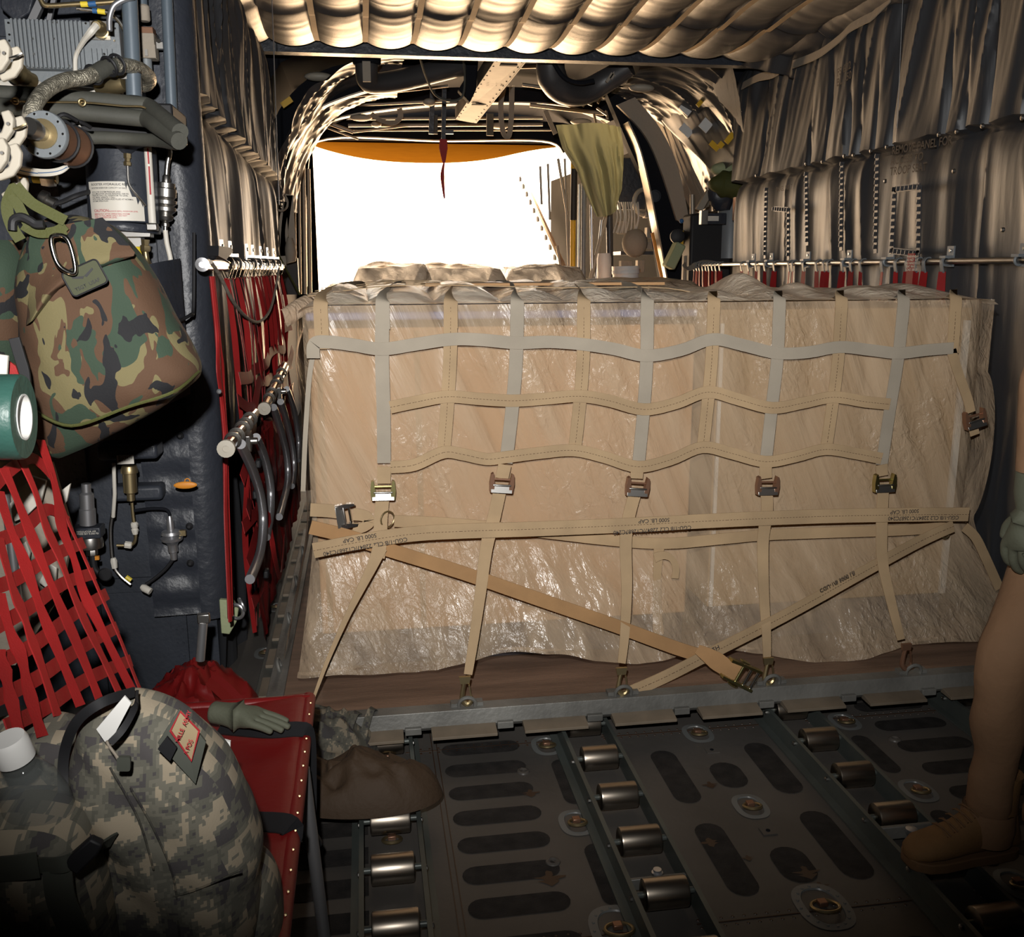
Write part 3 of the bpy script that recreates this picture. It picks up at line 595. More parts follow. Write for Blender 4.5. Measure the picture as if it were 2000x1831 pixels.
# lower net straps down to hooks on the pallet rings
low = [([(750, 912), (750, 945)], [(748, 968), (744, 1010), (742, 1060), (738, 1090)], [(742, 1070), (725, 1110), (680, 1200), (640, 1290), (612, 1365)], None),
 ([(986, 908), (980, 935)], [(977, 955), (965, 1010), (950, 1070), (938, 1160), (925, 1250), (914, 1318)], None, (908, 1348)),
 ([(1245, 915), (1243, 935)], [(1240, 965), (1228, 1010), (1222, 1060), (1224, 1150), (1220, 1240), (1214, 1296)], None, (1213, 1330)),
 ([(1495, 905), (1496, 935)], [(1497, 962), (1498, 1000), (1490, 1060), (1492, 1160), (1497, 1240), (1498, 1285)], None, (1499, 1310)),
 ([(1722, 908), (1723, 930)], [(1725, 955), (1722, 1030), (1724, 1100), (1744, 1190), (1760, 1250)], None, (1768, 1282))]
for a, b_, c_, hk in low:
    nstrap('adjuster_strap', a, W, 'webtan', Y=YN-.004)
    nstrap('lower_strap', b_, [W, W, W*.8, W*.62] if hk else W, 'webtan', Y=YN-.004, ylow=-.02)
    if c_: nstrap('lower_strap', c_, [W*1.1, .018, .008], 'webtan', Y=YN-.012, ylow=-.05)
    if hk:
        c = U(hk[0], hk[1], 1, -.028); b = MB()
        b.tube(cat([c+Vector((0, 0, .032)), c+Vector((-.006, 0, .0)), c+Vector((-.008, 0, -.03)), c+Vector((.006, -.004, -.046)), c+Vector((.02, -.004, -.034)), c+Vector((.018, -.004, -.018))], 5), [.006, .007, .009, .009, .007, .004], 8)
        b.prism([c+Vector((-.018, -.006, .045)), c+Vector((.018, -.006, .045)), c+Vector((.014, -.006, .022)), c+Vector((-.014, -.006, .022))], (0, .01, 0)); b.bar(c+Vector((.012, -.008, .02)), c+Vector((.018, -.008, -.02)), .006, .004)
        o = b.build('snap_hook', 'copper' if hk[0] == 1768 else 'brass', net)
        if hk[0] == 1768: o['label'] = 'rusty brown snap hook'
nstrap('loose_strap', [(1288, 1062), (1284, 1110), (1283, 1180), (1286, 1240)], [W*.9, W*.6, W*.9], 'webtan', Y=YN-.008)
nstrap('loose_strap', [(1278, 1090), (1296, 1085), (1312, 1092), (1320, 1110), (1318, 1130)], [W*.8, W*.5, W*.6], 'webtan', Y=YN-.02)
nstrap('lower_belt', [(770, 1018), (860, 1022), (950, 1029), (1060, 1040), (1190, 1055), (1300, 1062), (1420, 1052), (1500, 1045), (1640, 1040), (1760, 1036), (1850, 1030)], W*.9, 'webtan', Y=YN-.012)
MB().ring(U(757, 1015, 1, YN-.02), (.7, -1, 0), .026, .003, 20, 8).build('steel_ring', 'brass', net)
MB().ring(U(1846, 1042, 1, YN-.02), (.1, -1, .2), .017, .003, 20, 8).build('steel_ring', 'brass', net)
nstrap('side_strap', [(1884, 1030), (1905, 1050), (1925, 1090), (1952, 1150)], W*.8, 'webtan', Y=.2)
# cargo tie-down straps with printed text
YS = YN-.07
def tie(label, pts, wd, m, Y=YS, ylow=None, st=1):
    P = path(pts, Y, ylow, .63); c = P[len(P)//2]; r = T('tie_down_strap', label, 'strap', tuple(c)); o = MB().strap(P, wd, N_, .003).build('webbing', m, r)
    if st: MB().dash(P, N_, .0028).build('stitching', 'stitch', o)
    return r, o, P
r, o, P = tie('long tan tie-down strap running level across the load, printed CGU-1/B', [(612, 1076), (700, 1059), (800, 1044), (900, 1038), (1060, 1033), (1250, 1025), (1420, 1016), (1600, 1009), (1750, 1006), (1892, 1005)], .049, 'webtan')
def ptext(body, px, py, qx, qy, size, m='ink', par=None, Y=YS):
    size = size*1.2
    a = U(px, py, 1, Y-.003); b2 = U(qx, qy, 1, Y-.003); d = (b2-a); up = Vector((0, 0, -1)); up = (up-d.normalized()*up.dot(d.normalized()))
    text('printing', body, size, a, d, up, m, par, eps=.0008)
for bx in ((1350, 1027, 1205, 1037, 1, 'CGU-1/B CL2 22847/C12687C240'), (1308, 1012, 1240, 1016, 0, '5000 LB. CAP'), (795, 1050, 660, 1074, 1, 'CGU-1/B CL2 22847/C12687C240'), (735, 1042, 690, 1050, 0, '5000 LB. CAP'), (1873, 1008, 1720, 1010, 1, 'CGU-1/B CL2 22847/C12687C240'), (1795, 995, 1755, 997, 0, '5000 LB. CAP')):
    ptext(bx[5], bx[0], bx[1], bx[2], bx[3], .0155, par=o)
r, o, P = tie('worn orange tie-down strap slanting down to the ratchet', [(606, 1030), (680, 1048), (745, 1070), (900, 1118), (1050, 1170), (1200, 1222), (1320, 1266), (1400, 1290)], .045, 'weborange', Y=YN-.04, ylow=-.02, st=0)
r, o, P = tie('tan tie-down strap rising from lower centre to the right edge of the load', [(1232, 1352), (1300, 1322), (1380, 1281), (1500, 1220), (1600, 1166), (1700, 1110), (1800, 1056), (1862, 1028)], .043, 'webtan', Y=YN-.045, ylow=-.02)
ptext("CGU-1/B 5000 LB", 1600, 1152, 1700, 1098, .015, par=o, Y=.05); ptext('92H', 1384, 1270, 1404, 1260, .018, par=o, Y=.02)
b = MB(); c = U(1240, 1350, 1, -.02); b.strap([c, c+Vector((-.03, -.005, -.014)), U(1216, 1352, 1, -.035)], .02, N_, .006); b.build('hook', 'brass', r)
r = T('ratchet_buckle', 'shiny ratchet buckle at the lower end of the orange strap', 'ratchet', tuple(U(1455, 1318, 1, -.03)))
c = U(1440, 1312, 1, -.05); ux = (U(1475, 1328, 1, -.05)-c).normalized(); uz = Vector((-ux.z, 0, ux.x)); b = MB()
for s_ in (-1, 1): b.prism([c+ux*-.05+uz*s_*.034, c+ux*.065+uz*s_*.038, c+ux*.065+uz*s_*.03, c+ux*-.05+uz*s_*.026], (0, -.028, 0))
b.build('side_plate', 'gold', r, smooth=False)
for d_, m in ((0, 'gold'), (.03, 'chrome'), (.058, 'chrome')): MB().tube([c+ux*d_+uz*.036+Vector((0, -.018, 0)), c+ux*d_-uz*.036+Vector((0, -.018, 0))], .006, 10).build('spindle', m, r)
b = MB()
for s_ in (-1, 1): b.lathe([(.017, 0), (.019, .002), (.017, .004)], c+ux*.0+uz*s_*.04+Vector((0, -.014, 0)), uz*s_, 14)
b.build('toothed_wheel', 'gold', r)
MB().strap([U(1362, 1268, 1, -.01), U(1385, 1282, 1, -.03), U(1415, 1302, 1, -.05), c+Vector((0, -.02, 0))], [.03, .06, .05], N_, .003).build('webbing_loop', 'weborange', r)
# bundle and board lying on top, second load behind
def hump(seed, x0, x1, y0, y1, z0, h):
    def fn(u, v):
        x = x0+(x1-x0)*u; y = y0+(y1-y0)*v; e_ = np.clip(np.minimum(u, 1-u)/.12, 0, 1)**.5*np.clip(np.minimum(v, 1-v)/.12, 0, 1)**.5
        return x, y, z0+h*e_*(.72+.35*fbm(u*2.2+seed, v*2, seed))+.008*fbm(u*9, v*7, seed+1)*e_
    return fn
t = T('cargo_pallet', 'second pallet standing behind the first load', 'pallet', (-.1, 3.3, .07)); MB().box((-.05, 3.35, .12), (2.6, 2.1, .07)).build('deck', 'railgrey', t)
MB().box((-.1, 3.4, .74), (2.2, 1.7, 1.16)).build('stacked_boxes', 'card', t)
for k, (x0, x1, y0, y1, h, lab) in enumerate(((-1.10, -.62, 2.5, 3.4, .225, 'left lump of backlit-toned polythene-wrapped cargo against the bright opening'), (-.72, -.20, 2.45, 3.5, .21, 'middle lump of backlit-toned polythene-wrapped cargo against the bright opening'), (-.25, .26, 2.5, 3.5, .205, 'third rounded lump of backlit-toned wrapped cargo against the bright opening'), (.2, 1.0, 2.6, 3.7, .12, 'low crumpled wrapped cargo right of the rounded lumps'))):
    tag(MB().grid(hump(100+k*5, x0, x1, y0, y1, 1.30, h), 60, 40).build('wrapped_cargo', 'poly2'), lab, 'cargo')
MB().box((-.35, .9, 1.425), (.9, .30, .010)).build('flat_board', 'card', None); o = bpy.data.objects['flat_board']; tag(o, 'flat cardboard strip lying on top of the wrapped load', 'cardboard')
b = MB().box(U(690, 588, 1, .75), (.17, .12, .018)); o = b.build('folded_canvas', 'sage', bevel=.004); tag(o, 'small folded green canvas piece on top of the load, left end', 'canvas')
c = U(702, 563, 1, 2.2); b = MB().ring(c, (0, 1, 0), .016, .005).ring(c+Vector((.004, 0, -.03)), (1, 1, 0), .014, .004).box(c+Vector((0, 0, -.05)), (.03, .02, .03)); tag(b.build('snap_hook', 'chrome'), 'loose shiny hook lying on the load at the upper left', 'hook')
# ================================================================== FLOOR HARDWARE
def conveyor(x0, label, yr, L=.118):
    t = T('roller_conveyor', label, 'roller conveyor', (x0, -.9, 0), group='roller conveyors set in the cargo floor')
    for s_, nm in ((0, 'l'), (1, 'r')):
        x = x0-.016+s_*(L+.032)
        b = MB().box((x, .2, .030), (.007, 4.9, .06)).box((x+(.012 if s_ == 0 else -.012)*-1, .2, .004), (.03, 4.9, .006)).box((x, .2, .061), (.012, 4.9, .004))
        b.k = 1
        for y in yr: b.lathe([(.007, 0), (.007, .006), (.003, .008)], (x+(-.003 if s_ == 0 else .003), y, .045), (-1 if s_ == 0 else 1, 0, 0), 8)
        b.build('side_rail', ['greenrail', 'alu'], t, smooth=False)
    MB().box((x0+L/2, .2, .003), (L, 4.9, .004)).build('bed', 'floor', t)
    for y in yr:
        o = MB().lathe([(.030, 0), (.035, .002), (.036, .006), (.036, L-.018), (.035, L-.014), (.030, L-.012)], (x0+.006, y, .052), (1, 0, 0), 28).build('roller', 'roller', t)
        MB().cyl((x0-.012, y, .052), (x0+L+.012, y, .052), .008, 10).build('axle', 'greenrail', o)
ys = [-.232+.2105*k for k in range(-8, 3)]
conveyor(-1.062, 'left-hand roller conveyor in the floor beside the red seat', [y-.018 for y in ys]); conveyor(-.436, 'middle roller conveyor in the floor in front of the pallet', ys); conveyor(.262, 'right-hand roller conveyor in the floor under the tan boot', ys); conveyor(.90, 'roller conveyor in the floor beyond the standing person, mostly out of view', ys)
def ringpan(lab, x, y, big=0, turn=0):
    t = T('tie_down_ring', lab, 'tie-down ring', (x, y, 0), group='tie-down rings in the cargo floor', local=True); s_ = 1.35 if big else 1
    b = MB(); n = 32; O = []; I = []
    def el(rx, ry, cx=0, cy=0, z=0, p=.8): return [(cx+rx*math.copysign(abs(math.cos(a))**p, math.cos(a)), cy+ry*math.copysign(abs(math.sin(a))**p, math.sin(a)), z) for a in [2*math.pi*i/n for i in range(n)]]
    A = el(.048*s_, .062*s_, z=.002); Bq = el(.032*s_, .048*s_, z=.0035); Cq = el(.024*s_, .038*s_, z=-.016)
    b.add(A+Bq+Cq, [(i, (i+1) % n, n+(i+1) % n, n+i) for i in range(n)]+[(n+i, n+(i+1) % n, 2*n+(i+1) % n, 2*n+i) for i in range(n)]+[tuple(2*n+i for i in range(n))])
    if big:
        for a in [2*math.pi*i/16 for i in range(16)]: b.lathe([(.004, 0), (.003, .003)], (.055*math.cos(a), .072*math.sin(a), .002), n=6)
    b.build('pan', 'pan', t)
    b = MB(); b.ring((0, -.012, .010), (0, .25, 1), .024*s_, .0045, 24, 8); b.build('ring', 'brass', t)
    MB().box((0, .004, .008), (.022, .02, .012)).build('ring_lug', 'copper', t, bevel=.002)
k = 0
names = {(-.5, 0): 'nearest the pallet, left of the middle conveyor', (-.5, 1): 'second from the pallet, left of the middle conveyor', (-.5, 2): 'third from the pallet, left of the middle conveyor', (0, 0): 'nearest the pallet, between the middle and right conveyors', (0, 1): 'second from the pallet, between the middle and right conveyors', (0, 2): 'riveted plate at the floor seam, in mid floor', (.51, 0): 'nearest the pallet, right of the right conveyor', (.51, 1): 'second from the pallet, left of the tan boot', (.51, 2): 'right of the tan boot', (-1.0, 0): 'nearest the pallet, between the rails of the left conveyor', (-1.0, 1): 'second from the pallet, inside the left conveyor'}
for (x, j), s_ in names.items(): ringpan('recessed tie-down ring in the floor, '+s_, x, (-.045, -.475, -.905)[j], big=(x == 0 or x == -.5) and j == 2)
for k, (x, y, s_) in enumerate(((-1.455, .10, 'nearest the camera'), (-1.452, .43, 'second'), (-1.45, .86, 'third'), (-1.452, 1.38, 'fourth'))): ringpan('tie-down ring in the floor left of the pallet, '+s_, x, y)
for i, (px, py, lab) in enumerate(((1022, 1508, 'by the second oval'), (1080, 1685, 'by the sixth oval'), (1748, 1445, 'right of the right conveyor'))):
    c = U(px, py, 2, 0); o = MB().lathe([(.02, 0), (.018, .004), (.012, .006), (.007, .003), (.007, .001)], c, n=20).build('floor_fitting', 'floor'); tag(o, 'small round threaded fitting in the floor '+lab, 'fitting')
for px, py, qx, lab in ((1390, 1467, 1455, 'nearer the pallet'), (1500, 1625, 1560, 'in mid floor')):
    c = U(px, py, 2, 0); b = MB(); b.box(c+Vector((0, 0, .002)), (.04, .035, .003)); b.k = 1; b.lathe([(.006, 0), (.006, .004)], c+Vector((0, 0, .001)), n=10); tag(b.build('floor_socket', ['floor', 'darkm'], smooth=False), 'square recessed socket plate between the ovals, '+lab, 'socket')
t = T('cross_bracket', 'bracket with a lock pin spanning the right roller conveyor', 'bracket', (.32, -.7, 0)); MB().box((.325, -.715, .045), (.145, .012, .035)).build('plate', 'railgrey', t, bevel=.002); b = MB().lathe([(.013, 0), (.015, .004), (.015, .014), (.006, .016)], (.325, -.735, .05)).lathe([(.011, 0), (.014, .02), (.01, .03)], (.325, -.735, .012)); b.build('pin', 'steel', t)
t = T('cross_bracket', 'bracket spanning the middle roller conveyor near the front', 'bracket', (-.37, -.8, 0)); MB().box((-.37, -.80, .035), (.145, .010, .03)).build('plate', 'railgrey', t, bevel=.002); MB().lathe([(.012, 0), (.014, .004), (.010, .006), (.010, .012)], (-.372, -.79, .05)).build('pin', 'steel', t)
# rail with lips along the left edge of the pallet
b = MB().box((-1.41, 1.4, .05), (.03, 3.0, .1)).box((-1.395, 1.4, .105), (.06, 3.0, .01)); b.k = 1
for i in range(12): b.box((-1.385, .03+.25*i, .115), (.05, .15, .012))
tag(b.build('restraint_rail', ['greenrail', 'tabtan'], smooth=False, bevel=.002), 'grey-green restraint rail along the left edge of the pallet', 'rail')
# ================================================================== EQUIPMENT ON THE FORWARD LEFT BULKHEAD
def lathe2(bb, prof, a, b_, n=20):
    a = Vector(a); d = Vector(b_)-a; L = d.length; return bb.lathe([(r, h*L) for r, h in prof], a, d, n)
YB = .50
V = lambda px, py, Y: U(px, py, 1, Y)
SCL = lambda Y: (Y-CAM.y)/FPX*1.03              # metres per photo pixel at depth Y
# ribbed avionics box
Yb = .20; t = T('avionics_box', 'ribbed light grey electronics box high on the left bulkhead', 'electronics box', tuple(V(120, 150, Yb)))
x0, x1 = V(14, 100, Yb).x, V(236, 100, Yb).x; zt, zb = V(120, 40, Yb).z, V(120, 135, Yb).z; zb2 = V(120, 172, Yb).z
MB().box(((x0+x1)/2, Yb+.13, (zt+zb)/2), (x1-x0, .26, zt-zb)).build('case', 'boxgrey', t, bevel=.002)
MB().box(((x0+x1)/2+.01, Yb+.15, (zb+zb2)/2), (x1-x0-.01, .24, zb-zb2)).build('mounting_tray', 'boxgrey', t, bevel=.002)
for i in range(17):
    x = x0+.022+(x1-x0-.12)/16*i*1.0; MB().box((x, Yb-.006, (zt+zb)/2), (.0055, .014, zt-zb-.002)).build('cooling_rib', 'boxgrey', t, bevel=.0008)
for i in range(5): MB().box((V(180+10*i, 110, Yb).x, Yb-.004, V(180, 112, Yb).z), (.003, .010, .045)).build('cooling_rib', 'boxgrey', t)
b = MB()
for px, py in ((17, 45), (19, 68), (19, 80), (225, 56), (224, 80), (226, 111), (66, 76), (67, 106), (105, 44), (113, 44), (168, 46), (204, 106), (108, 76), (52, 129), (136, 129)): b.lathe([(.0035, 0), (.003, .0025)], V(px, py, Yb)+Vector((0, -.001, 0)), (0, -1, 0), 8)
b.build('screws', 'chrome', t)
o = MB().box(V(196, 60, Yb)+Vector((0, -.002, 0)), (.052, .004, .050)).build('connector_plate', 'alu', t, bevel=.001)
c = V(200, 62, Yb); e_ = V(188, 50, Yb-.07); b = MB(); lathe2(b, [(.022, 0), (.022, .3), (.018, .32), (.018, .6), (.02, .62), (.016, .9), (.011, 1)], c, e_); b.build('round_connector', 'brass', t)
MB().tube(cat([e_, V(178, 62, Yb-.08), V(165, 78, Yb-.06), V(152, 100, Yb-.03), V(147, 118, Yb-.02), V(148, 152, Yb-.02)], 6), [.010, .010, .0075, .006, .006, .006], 8).build('cable', 'offw', t)
MB().box((x1+.018, Yb+.05, (zt+zb)/2-.01), (.026, .05, zt-zb)).build('side_bracket', 'copper', t)
# vertical painted pipes
def vpipe(px0, py0, px1, py1, Y, rpx, m, lab, nm='painted_pipe'):
    o = MB().cyl(V(px0, py0, Y), V(px1, py1, Y), rpx*SCL(Y), 20).build(nm, m); return tag(o, lab, 'pipe')
vpipe(251, -40, 262, 188, .05, 13, 'pipe', 'thick slate-blue vertical pipe in front of the grey electronics box')
vpipe(324, -40, 336, 224, .38, 9.5, 'pipe', 'slimmer slate-blue vertical pipe beside the padded corner')
vpipe(275, -40, 279, 40, .40, 9, 'pipe', 'short slate pipe running up from the small valve block')
o = MB().ring(V(259, 140, .05), V(259, 100, .05)-V(259, 140, .05), 13.8*SCL(.05), .004, 24, 8).box(V(243, 145, .04), (.03, .01, .025)).build('pipe_clamp', 'alu'); tag(o, 'metal clamp joining the braided hose to the vertical pipe', 'clamp')
# pipes along the top with coloured bands
def bands(o, specs, r):
    for a, c, m in specs: MB().cyl(a, c, r, 14).build('marker_band', m, o)
t = T('bent_pipe', 'brown bent pipe with yellow and blue bands at the top left', 'pipe', tuple(V(160, 8, .1)))
MB().tube(cat([V(70, -25, .12), V(82, 4, .12), V(95, 11, .12), V(150, 8, .12), V(215, 4, .12), V(235, 0, .12)], 5), .0065, 10).build('tube', 'brass', t)
bands(t, [(V(158, 8.5, .12), V(172, 8, .12), 'tapey'), (V(173, 8, .12), V(188, 7, .12), 'bluep')], .0075)
t = T('bent_pipe', 'second banded pipe running down to the right behind the thick pipe', 'pipe', tuple(V(190, 20, .1)))
MB().tube(cat([V(150, 16, .16), V(180, 20, .16), V(210, 24, .16), V(232, 40, .16), V(245, 62, .16)], 5), .006, 10).build('tube', 'alu', t)
bands(t, [(V(181, 20.5, .16), V(190, 21.5, .16), 'bluep'), (V(191, 21.6, .16), V(206, 23.6, .16), 'tapey')], .0072)
tag(MB().tube(cat([V(214, 60, .02), V(214, 35, .02), V(222, 12, .02), V(240, 0, .02), V(262, -6, .02)], 6), .0075, 12).build('steel_bend', 'steel'), 'steel elbow pipe rising beside the thick vertical pipe', 'pipe')
tag(MB().bar(V(62, 45, .3), V(92, -20, .3), .02, .02).bar(V(95, 45, .3), V(110, -20, .3), .012, .012).build('strut', 'steel'), 'steel struts rising behind the top of the grey electronics box', 'strut')
tag(MB().prism([V(0, -20, .33), V(70, -20, .33), V(58, 25, .33), V(30, 42, .33), V(0, 15, .33)], (0, .05, 0)).build('gusset_plate', 'slate2', bevel=.004), 'dark gusset plate in the extreme top left corner', 'plate')
# small valve block
t = T('valve_block', 'beige-grey valve block with a round cap beside the slim pipe', 'valve', tuple(V(285, 80, .34)))
Yv = .36; MB().lathe([(.013, 0), (.016, .004), (.016, .04), (.012, .045)], V(283, 42, Yv), (0, 0, 1)).build('cap', 'canvas', t)
MB().box(V(284, 63, Yv), (.052, .045, .022)).build('head', 'copper', t, bevel=.002); MB().box(V(285, 80, Yv), (.055, .05, .034)).build('body', 'canvas', t, bevel=.002); MB().box(V(287, 103, Yv), (.058, .05, .038)).build('lower_body', 'canvas', t, bevel=.002)
MB().lathe([(.016, 0), (.016, .05), (.013, .052)], V(288, 150, Yv), (0, 0, 1)).build('stem', 'boxgrey', t); b = MB().box(V(286, 103, Yv-.03), (.008, .006, .018)).cyl(V(306, 72, Yv), V(310, 80, Yv-.02), .006).box(V(313, 90, Yv), (.018, .02, .018)); b.build('fittings', 'alu', t)
# braided hose
t = T('braided_hose', 'braided metal hose curving from the round canister up to the pipe clamp', 'hose', tuple(V(120, 160, -.1)))
hp = cat([V(60, 240, -.26), V(66, 208, -.25), V(88, 178, -.2), (V(125, 158, -.14)), V(170, 150, -.09), V(205, 132, -.04), V(238, 127, .0), V(272, 134, .06), V(292, 152, .12), V(284, 166, .16), V(262, 168, .18)], 6)
MB().tube(hp, 12.5*SCL(-.1), 14).build('braid', 'braid', t)
o = MB().tube(cat([V(184, 146, -.075), V(205, 133, -.045), V(220, 128, -.02)], 4), 14*SCL(-.05), 16).build('clear_sleeve', 'rubber', t); 
b = MB()
for a_, c_ in (((183, 146), (186, 144)), ((213, 130), (217, 128)), ((228, 126), (231, 125))): b.ring(V(*a_, -.06), V(*c_, -.055)-V(*a_, -.06), 15.5*SCL(-.05), .004, 20, 6)
b.build('hose_band', 'black', t); MB().lathe([(.02, 0), (.024, .03), (.022, .06)], V(62, 256, -.27), V(64, 228, -.25)-V(62, 256, -.27)).build('ferrule', 'cream', t)
# canister
t = T('round_canister', 'cylindrical grey canister with a riveted flange at the end of the braided hose', 'canister', tuple(V(95, 268, -.15)))
a = V(84, 262, -.30); c = V(150, 290, -.10); d = (c-a); b = MB(); lathe2(b, [(.052, 0), (.054, .02), (.054, .07), (.050, .08), (.046, .1)], a, c, 30); b.build('flange', 'boxgrey', t)
b = MB(); lathe2(b, [(.044, .08), (.044, .75), (.048, .78), (.048, .86), (.040, .95), (.03, 1)], a, c, 26); b.build('body', 'copper', t)
b = MB(); lathe2(b, [(.034, 0), (.033, .06)], a-d*.03, c, 24); b.build('face_ring', 'brass', t); b = MB(); lathe2(b, [(.022, 0), (.024, .3), (.019, .32), (.021, .6), (.017, .62), (.018, 1)], a-d*.3+Vector((-.008, 0, .005)), a, 18); b.build('threaded_neck', 'alu', t)
b = MB(); fx, fy, fz = frame(d)
for i in range(10): b.lathe([(.003, 0), (.003, .003)], a-fz*.001+(fx*math.cos(i*.628)+fy*math.sin(i*.628))*.046, -fz, 6)
b.build('rivets', 'chrome', t)
b = MB()
for f in (.42, .86): b.ring(a+d*f, d, .049, .004, 24, 6).tube(cat([a+d*f+Vector((0, 0, .05)), a+d*f+Vector((.02, 0, .06)), a+d*f+Vector((.04, .03, .05))], 4), .005, 6)
b.build('clamp_band', 'black', t); MB().tube(cat([V(155, 246, -.1), V(163, 265, -.12), V(160, 300, -.12), V(150, 312, -.14), V(132, 305, -.16)], 5), .003, 6).build('ground_wire', 'offw', t)
# lagged pipes
def lag(pts, r, lab):
    o = MB().tube(cat([V(*p) for p in pts], 6), r, 16).build('lagged_pipe', 'rubber'); tag(o, lab, 'pipe')
lag([(-30, 182, .02), (10, 184, .02), (90, 188, .03), (180, 196, .04), (270, 204, .05), (290, 208, .05), (306, 220, .0), (330, 240, -.08), (352, 258, -.14)], .0215, 'upper lagged pipe bending forward at its right end')
lag([(-30, 207, .0), (10, 208, .0), (90, 213, .01), (180, 222, .02), (270, 231, .03), (288, 234, .02), (306, 246, -.04), (330, 262, -.10), (350, 276, -.15)], .0215, 'middle lagged pipe bending forward at its right end')
lag([(150, 270, .06), (200, 269, .06), (260, 272, .05), (310, 275, .0), (335, 279, -.06), (348, 280, -.12)], .017, 'lower lagged pipe passing under the other two')
tag(MB().tube(cat([V(20, 197, -.03), V(90, 199, -.02), (V(160, 200, -.01)), V(200, 203, -.01), V(240, 207, .0), V(275, 208, .0), V(285, 212, -.0)], 4), .0028, 6).ring(V(160, 200, -.015), (0, 1, 0), .008, .003).ring(V(30, 197, -.03), (0, 1, 0), .007, .003).build('lacing_cord', 'brass'), 'thin twisted cord between the two lagged pipes', 'cord')
tag(MB().tube(cat([V(0, 165, .12), V(60, 170, .12), V(120, 172, .12), V(180, 180, .12), V(240, 182, .12)], 5), .012, 8).build('wire_bundle', 'offw'), 'white wire bundle above the upper lagged pipe', 'wires')
t = T('connector', 'tan cable connector above the left end of the lagged pipes', 'connector', tuple(V(40, 145, .05))); b = MB(); lathe2(b, [(.026, 0), (.028, .2), (.022, .25), (.022, .6), (.018, .65), (.02, 1)], V(28, 140, .0), V(62, 158, .06)); b.build('shell', 'brass', t); MB().tube(cat([V(62, 158, .06), V(75, 164, .08), V(88, 172, .1)], 4), .008, 8).build('wires', 'offw', t)
t = T('connector', 'tan connector half hidden under the braided hose', 'connector', tuple(V(225, 165, .05))); b = MB(); lathe2(b, [(.016, 0), (.021, .3), (.021, .5), (.024, .52), (.024, .8), (.02, 1)], V(190, 172, .08), V(244, 162, .05)); b.build('shell', 'brass', t)
o = MB().box(V(195, 243, .3), (.45, .22, .09)).build('dark_tray', 'black', bevel=.006); tag(o, 'dark tray behind the lagged pipes', 'tray')
# white-blue wire loom loops, labelled pipe
t = T('wire_loom', 'loop of white and blue wires below the canister', 'wires', tuple(V(80, 320, -.1)))
for k in range(7): MB().tube(cat([V(18, 318+k*2, -.1), V(50, 328+k*2, -.13+.004*k), V(90, 333+k*1.6, -.14), V(120, 328+k*1.5, -.14), V(138, 316+k, -.12)], 5), .0034, 6).build('wire', 'bluep' if k in (3,) else 'offw', t)
t = T('banded_pipe', 'short fitting with yellow and blue bands behind the camouflage bag', 'fitting', tuple(V(75, 347, .1))); MB().tube([V(20, 338, .1), V(50, 346, .1), V(112, 350, .1)], .013, 12).build('tube', 'brass', t); bands(t, [(V(58, 346.5, .1), V(64, 347, .1), 'bluep'), (V(65, 347, .1), V(80, 348, .1), 'tapey')], .0145)
b = MB(); lathe2(b, [(.02, 0), (.022, .5), (.018, 1)], V(82, 350, .1), V(108, 352, .1), 6); b.build('hex_nut', 'alu', t)
t = T('hydraulic_hose', 'black hose running behind the bag to the reservoir', 'hose', tuple(V(120, 385, .2))); MB().tube(cat([V(95, 400, .2), V(120, 395, .2), V(150, 382, .2), V(185, 372, .25)], 5), .007, 8).build('tube', 'black', t); b = MB(); lathe2(b, [(.022, 0), (.024, .4), (.016, .5), (.018, 1)], V(78, 385, .2), V(108, 400, .2)); b.build('end_fitting', 'alu', t)
# white litter clamps at the left edge
for k, (px, py, s_, Y, lab) in enumerate(((10, 110, 1, -.75, 'uppermost white clamp at the left edge beside the electronics box'), (18, 248, 1, -.75, 'second white clamp at the left edge beside the canister'), (6, 305, 1.1, -.8, 'third white clamp, below the canister'), (28, 362, .7, -.65, 'small white clamp holding the green strap'))):
    t = T('litter_clamp', lab, 'clamp', tuple(V(px, py, Y)), group=None); q = SCL(Y)*s_
    pr = [(-12, -24), (2, -28), (8, -14), (4, 6), (-8, 22), (-30, 30), (-34, 20), (-14, 8), (-8, -6)]
    b = MB().prism([V(px, py, Y)+Vector((a*q, 0, -c_*q)) for a, c_ in pr], (0, .018, 0)); b.build('outer_jaw', 'cream', t, bevel=.003)
    b = MB().prism([V(px, py, Y)+Vector(((a+11)*q, .03, -(c_+5)*q)) for a, c_ in pr], (0, .014, 0)); b.build('inner_jaw', 'cream', t, bevel=.003)
    MB().lathe([(.004, 0), (.003, .003)], V(px-2, py-6, Y-.001), (0, -1, 0), 10).build('rivet', 'alu', t)
    if k < 2: MB().strap([V(px+10, py+4, Y), V(px+22, py+0, Y-.01), V(px+34, py-6, Y-.01)], .006, (0, 0, 1), .003).build('lever', 'alu' if k == 0 else 'brass', t)
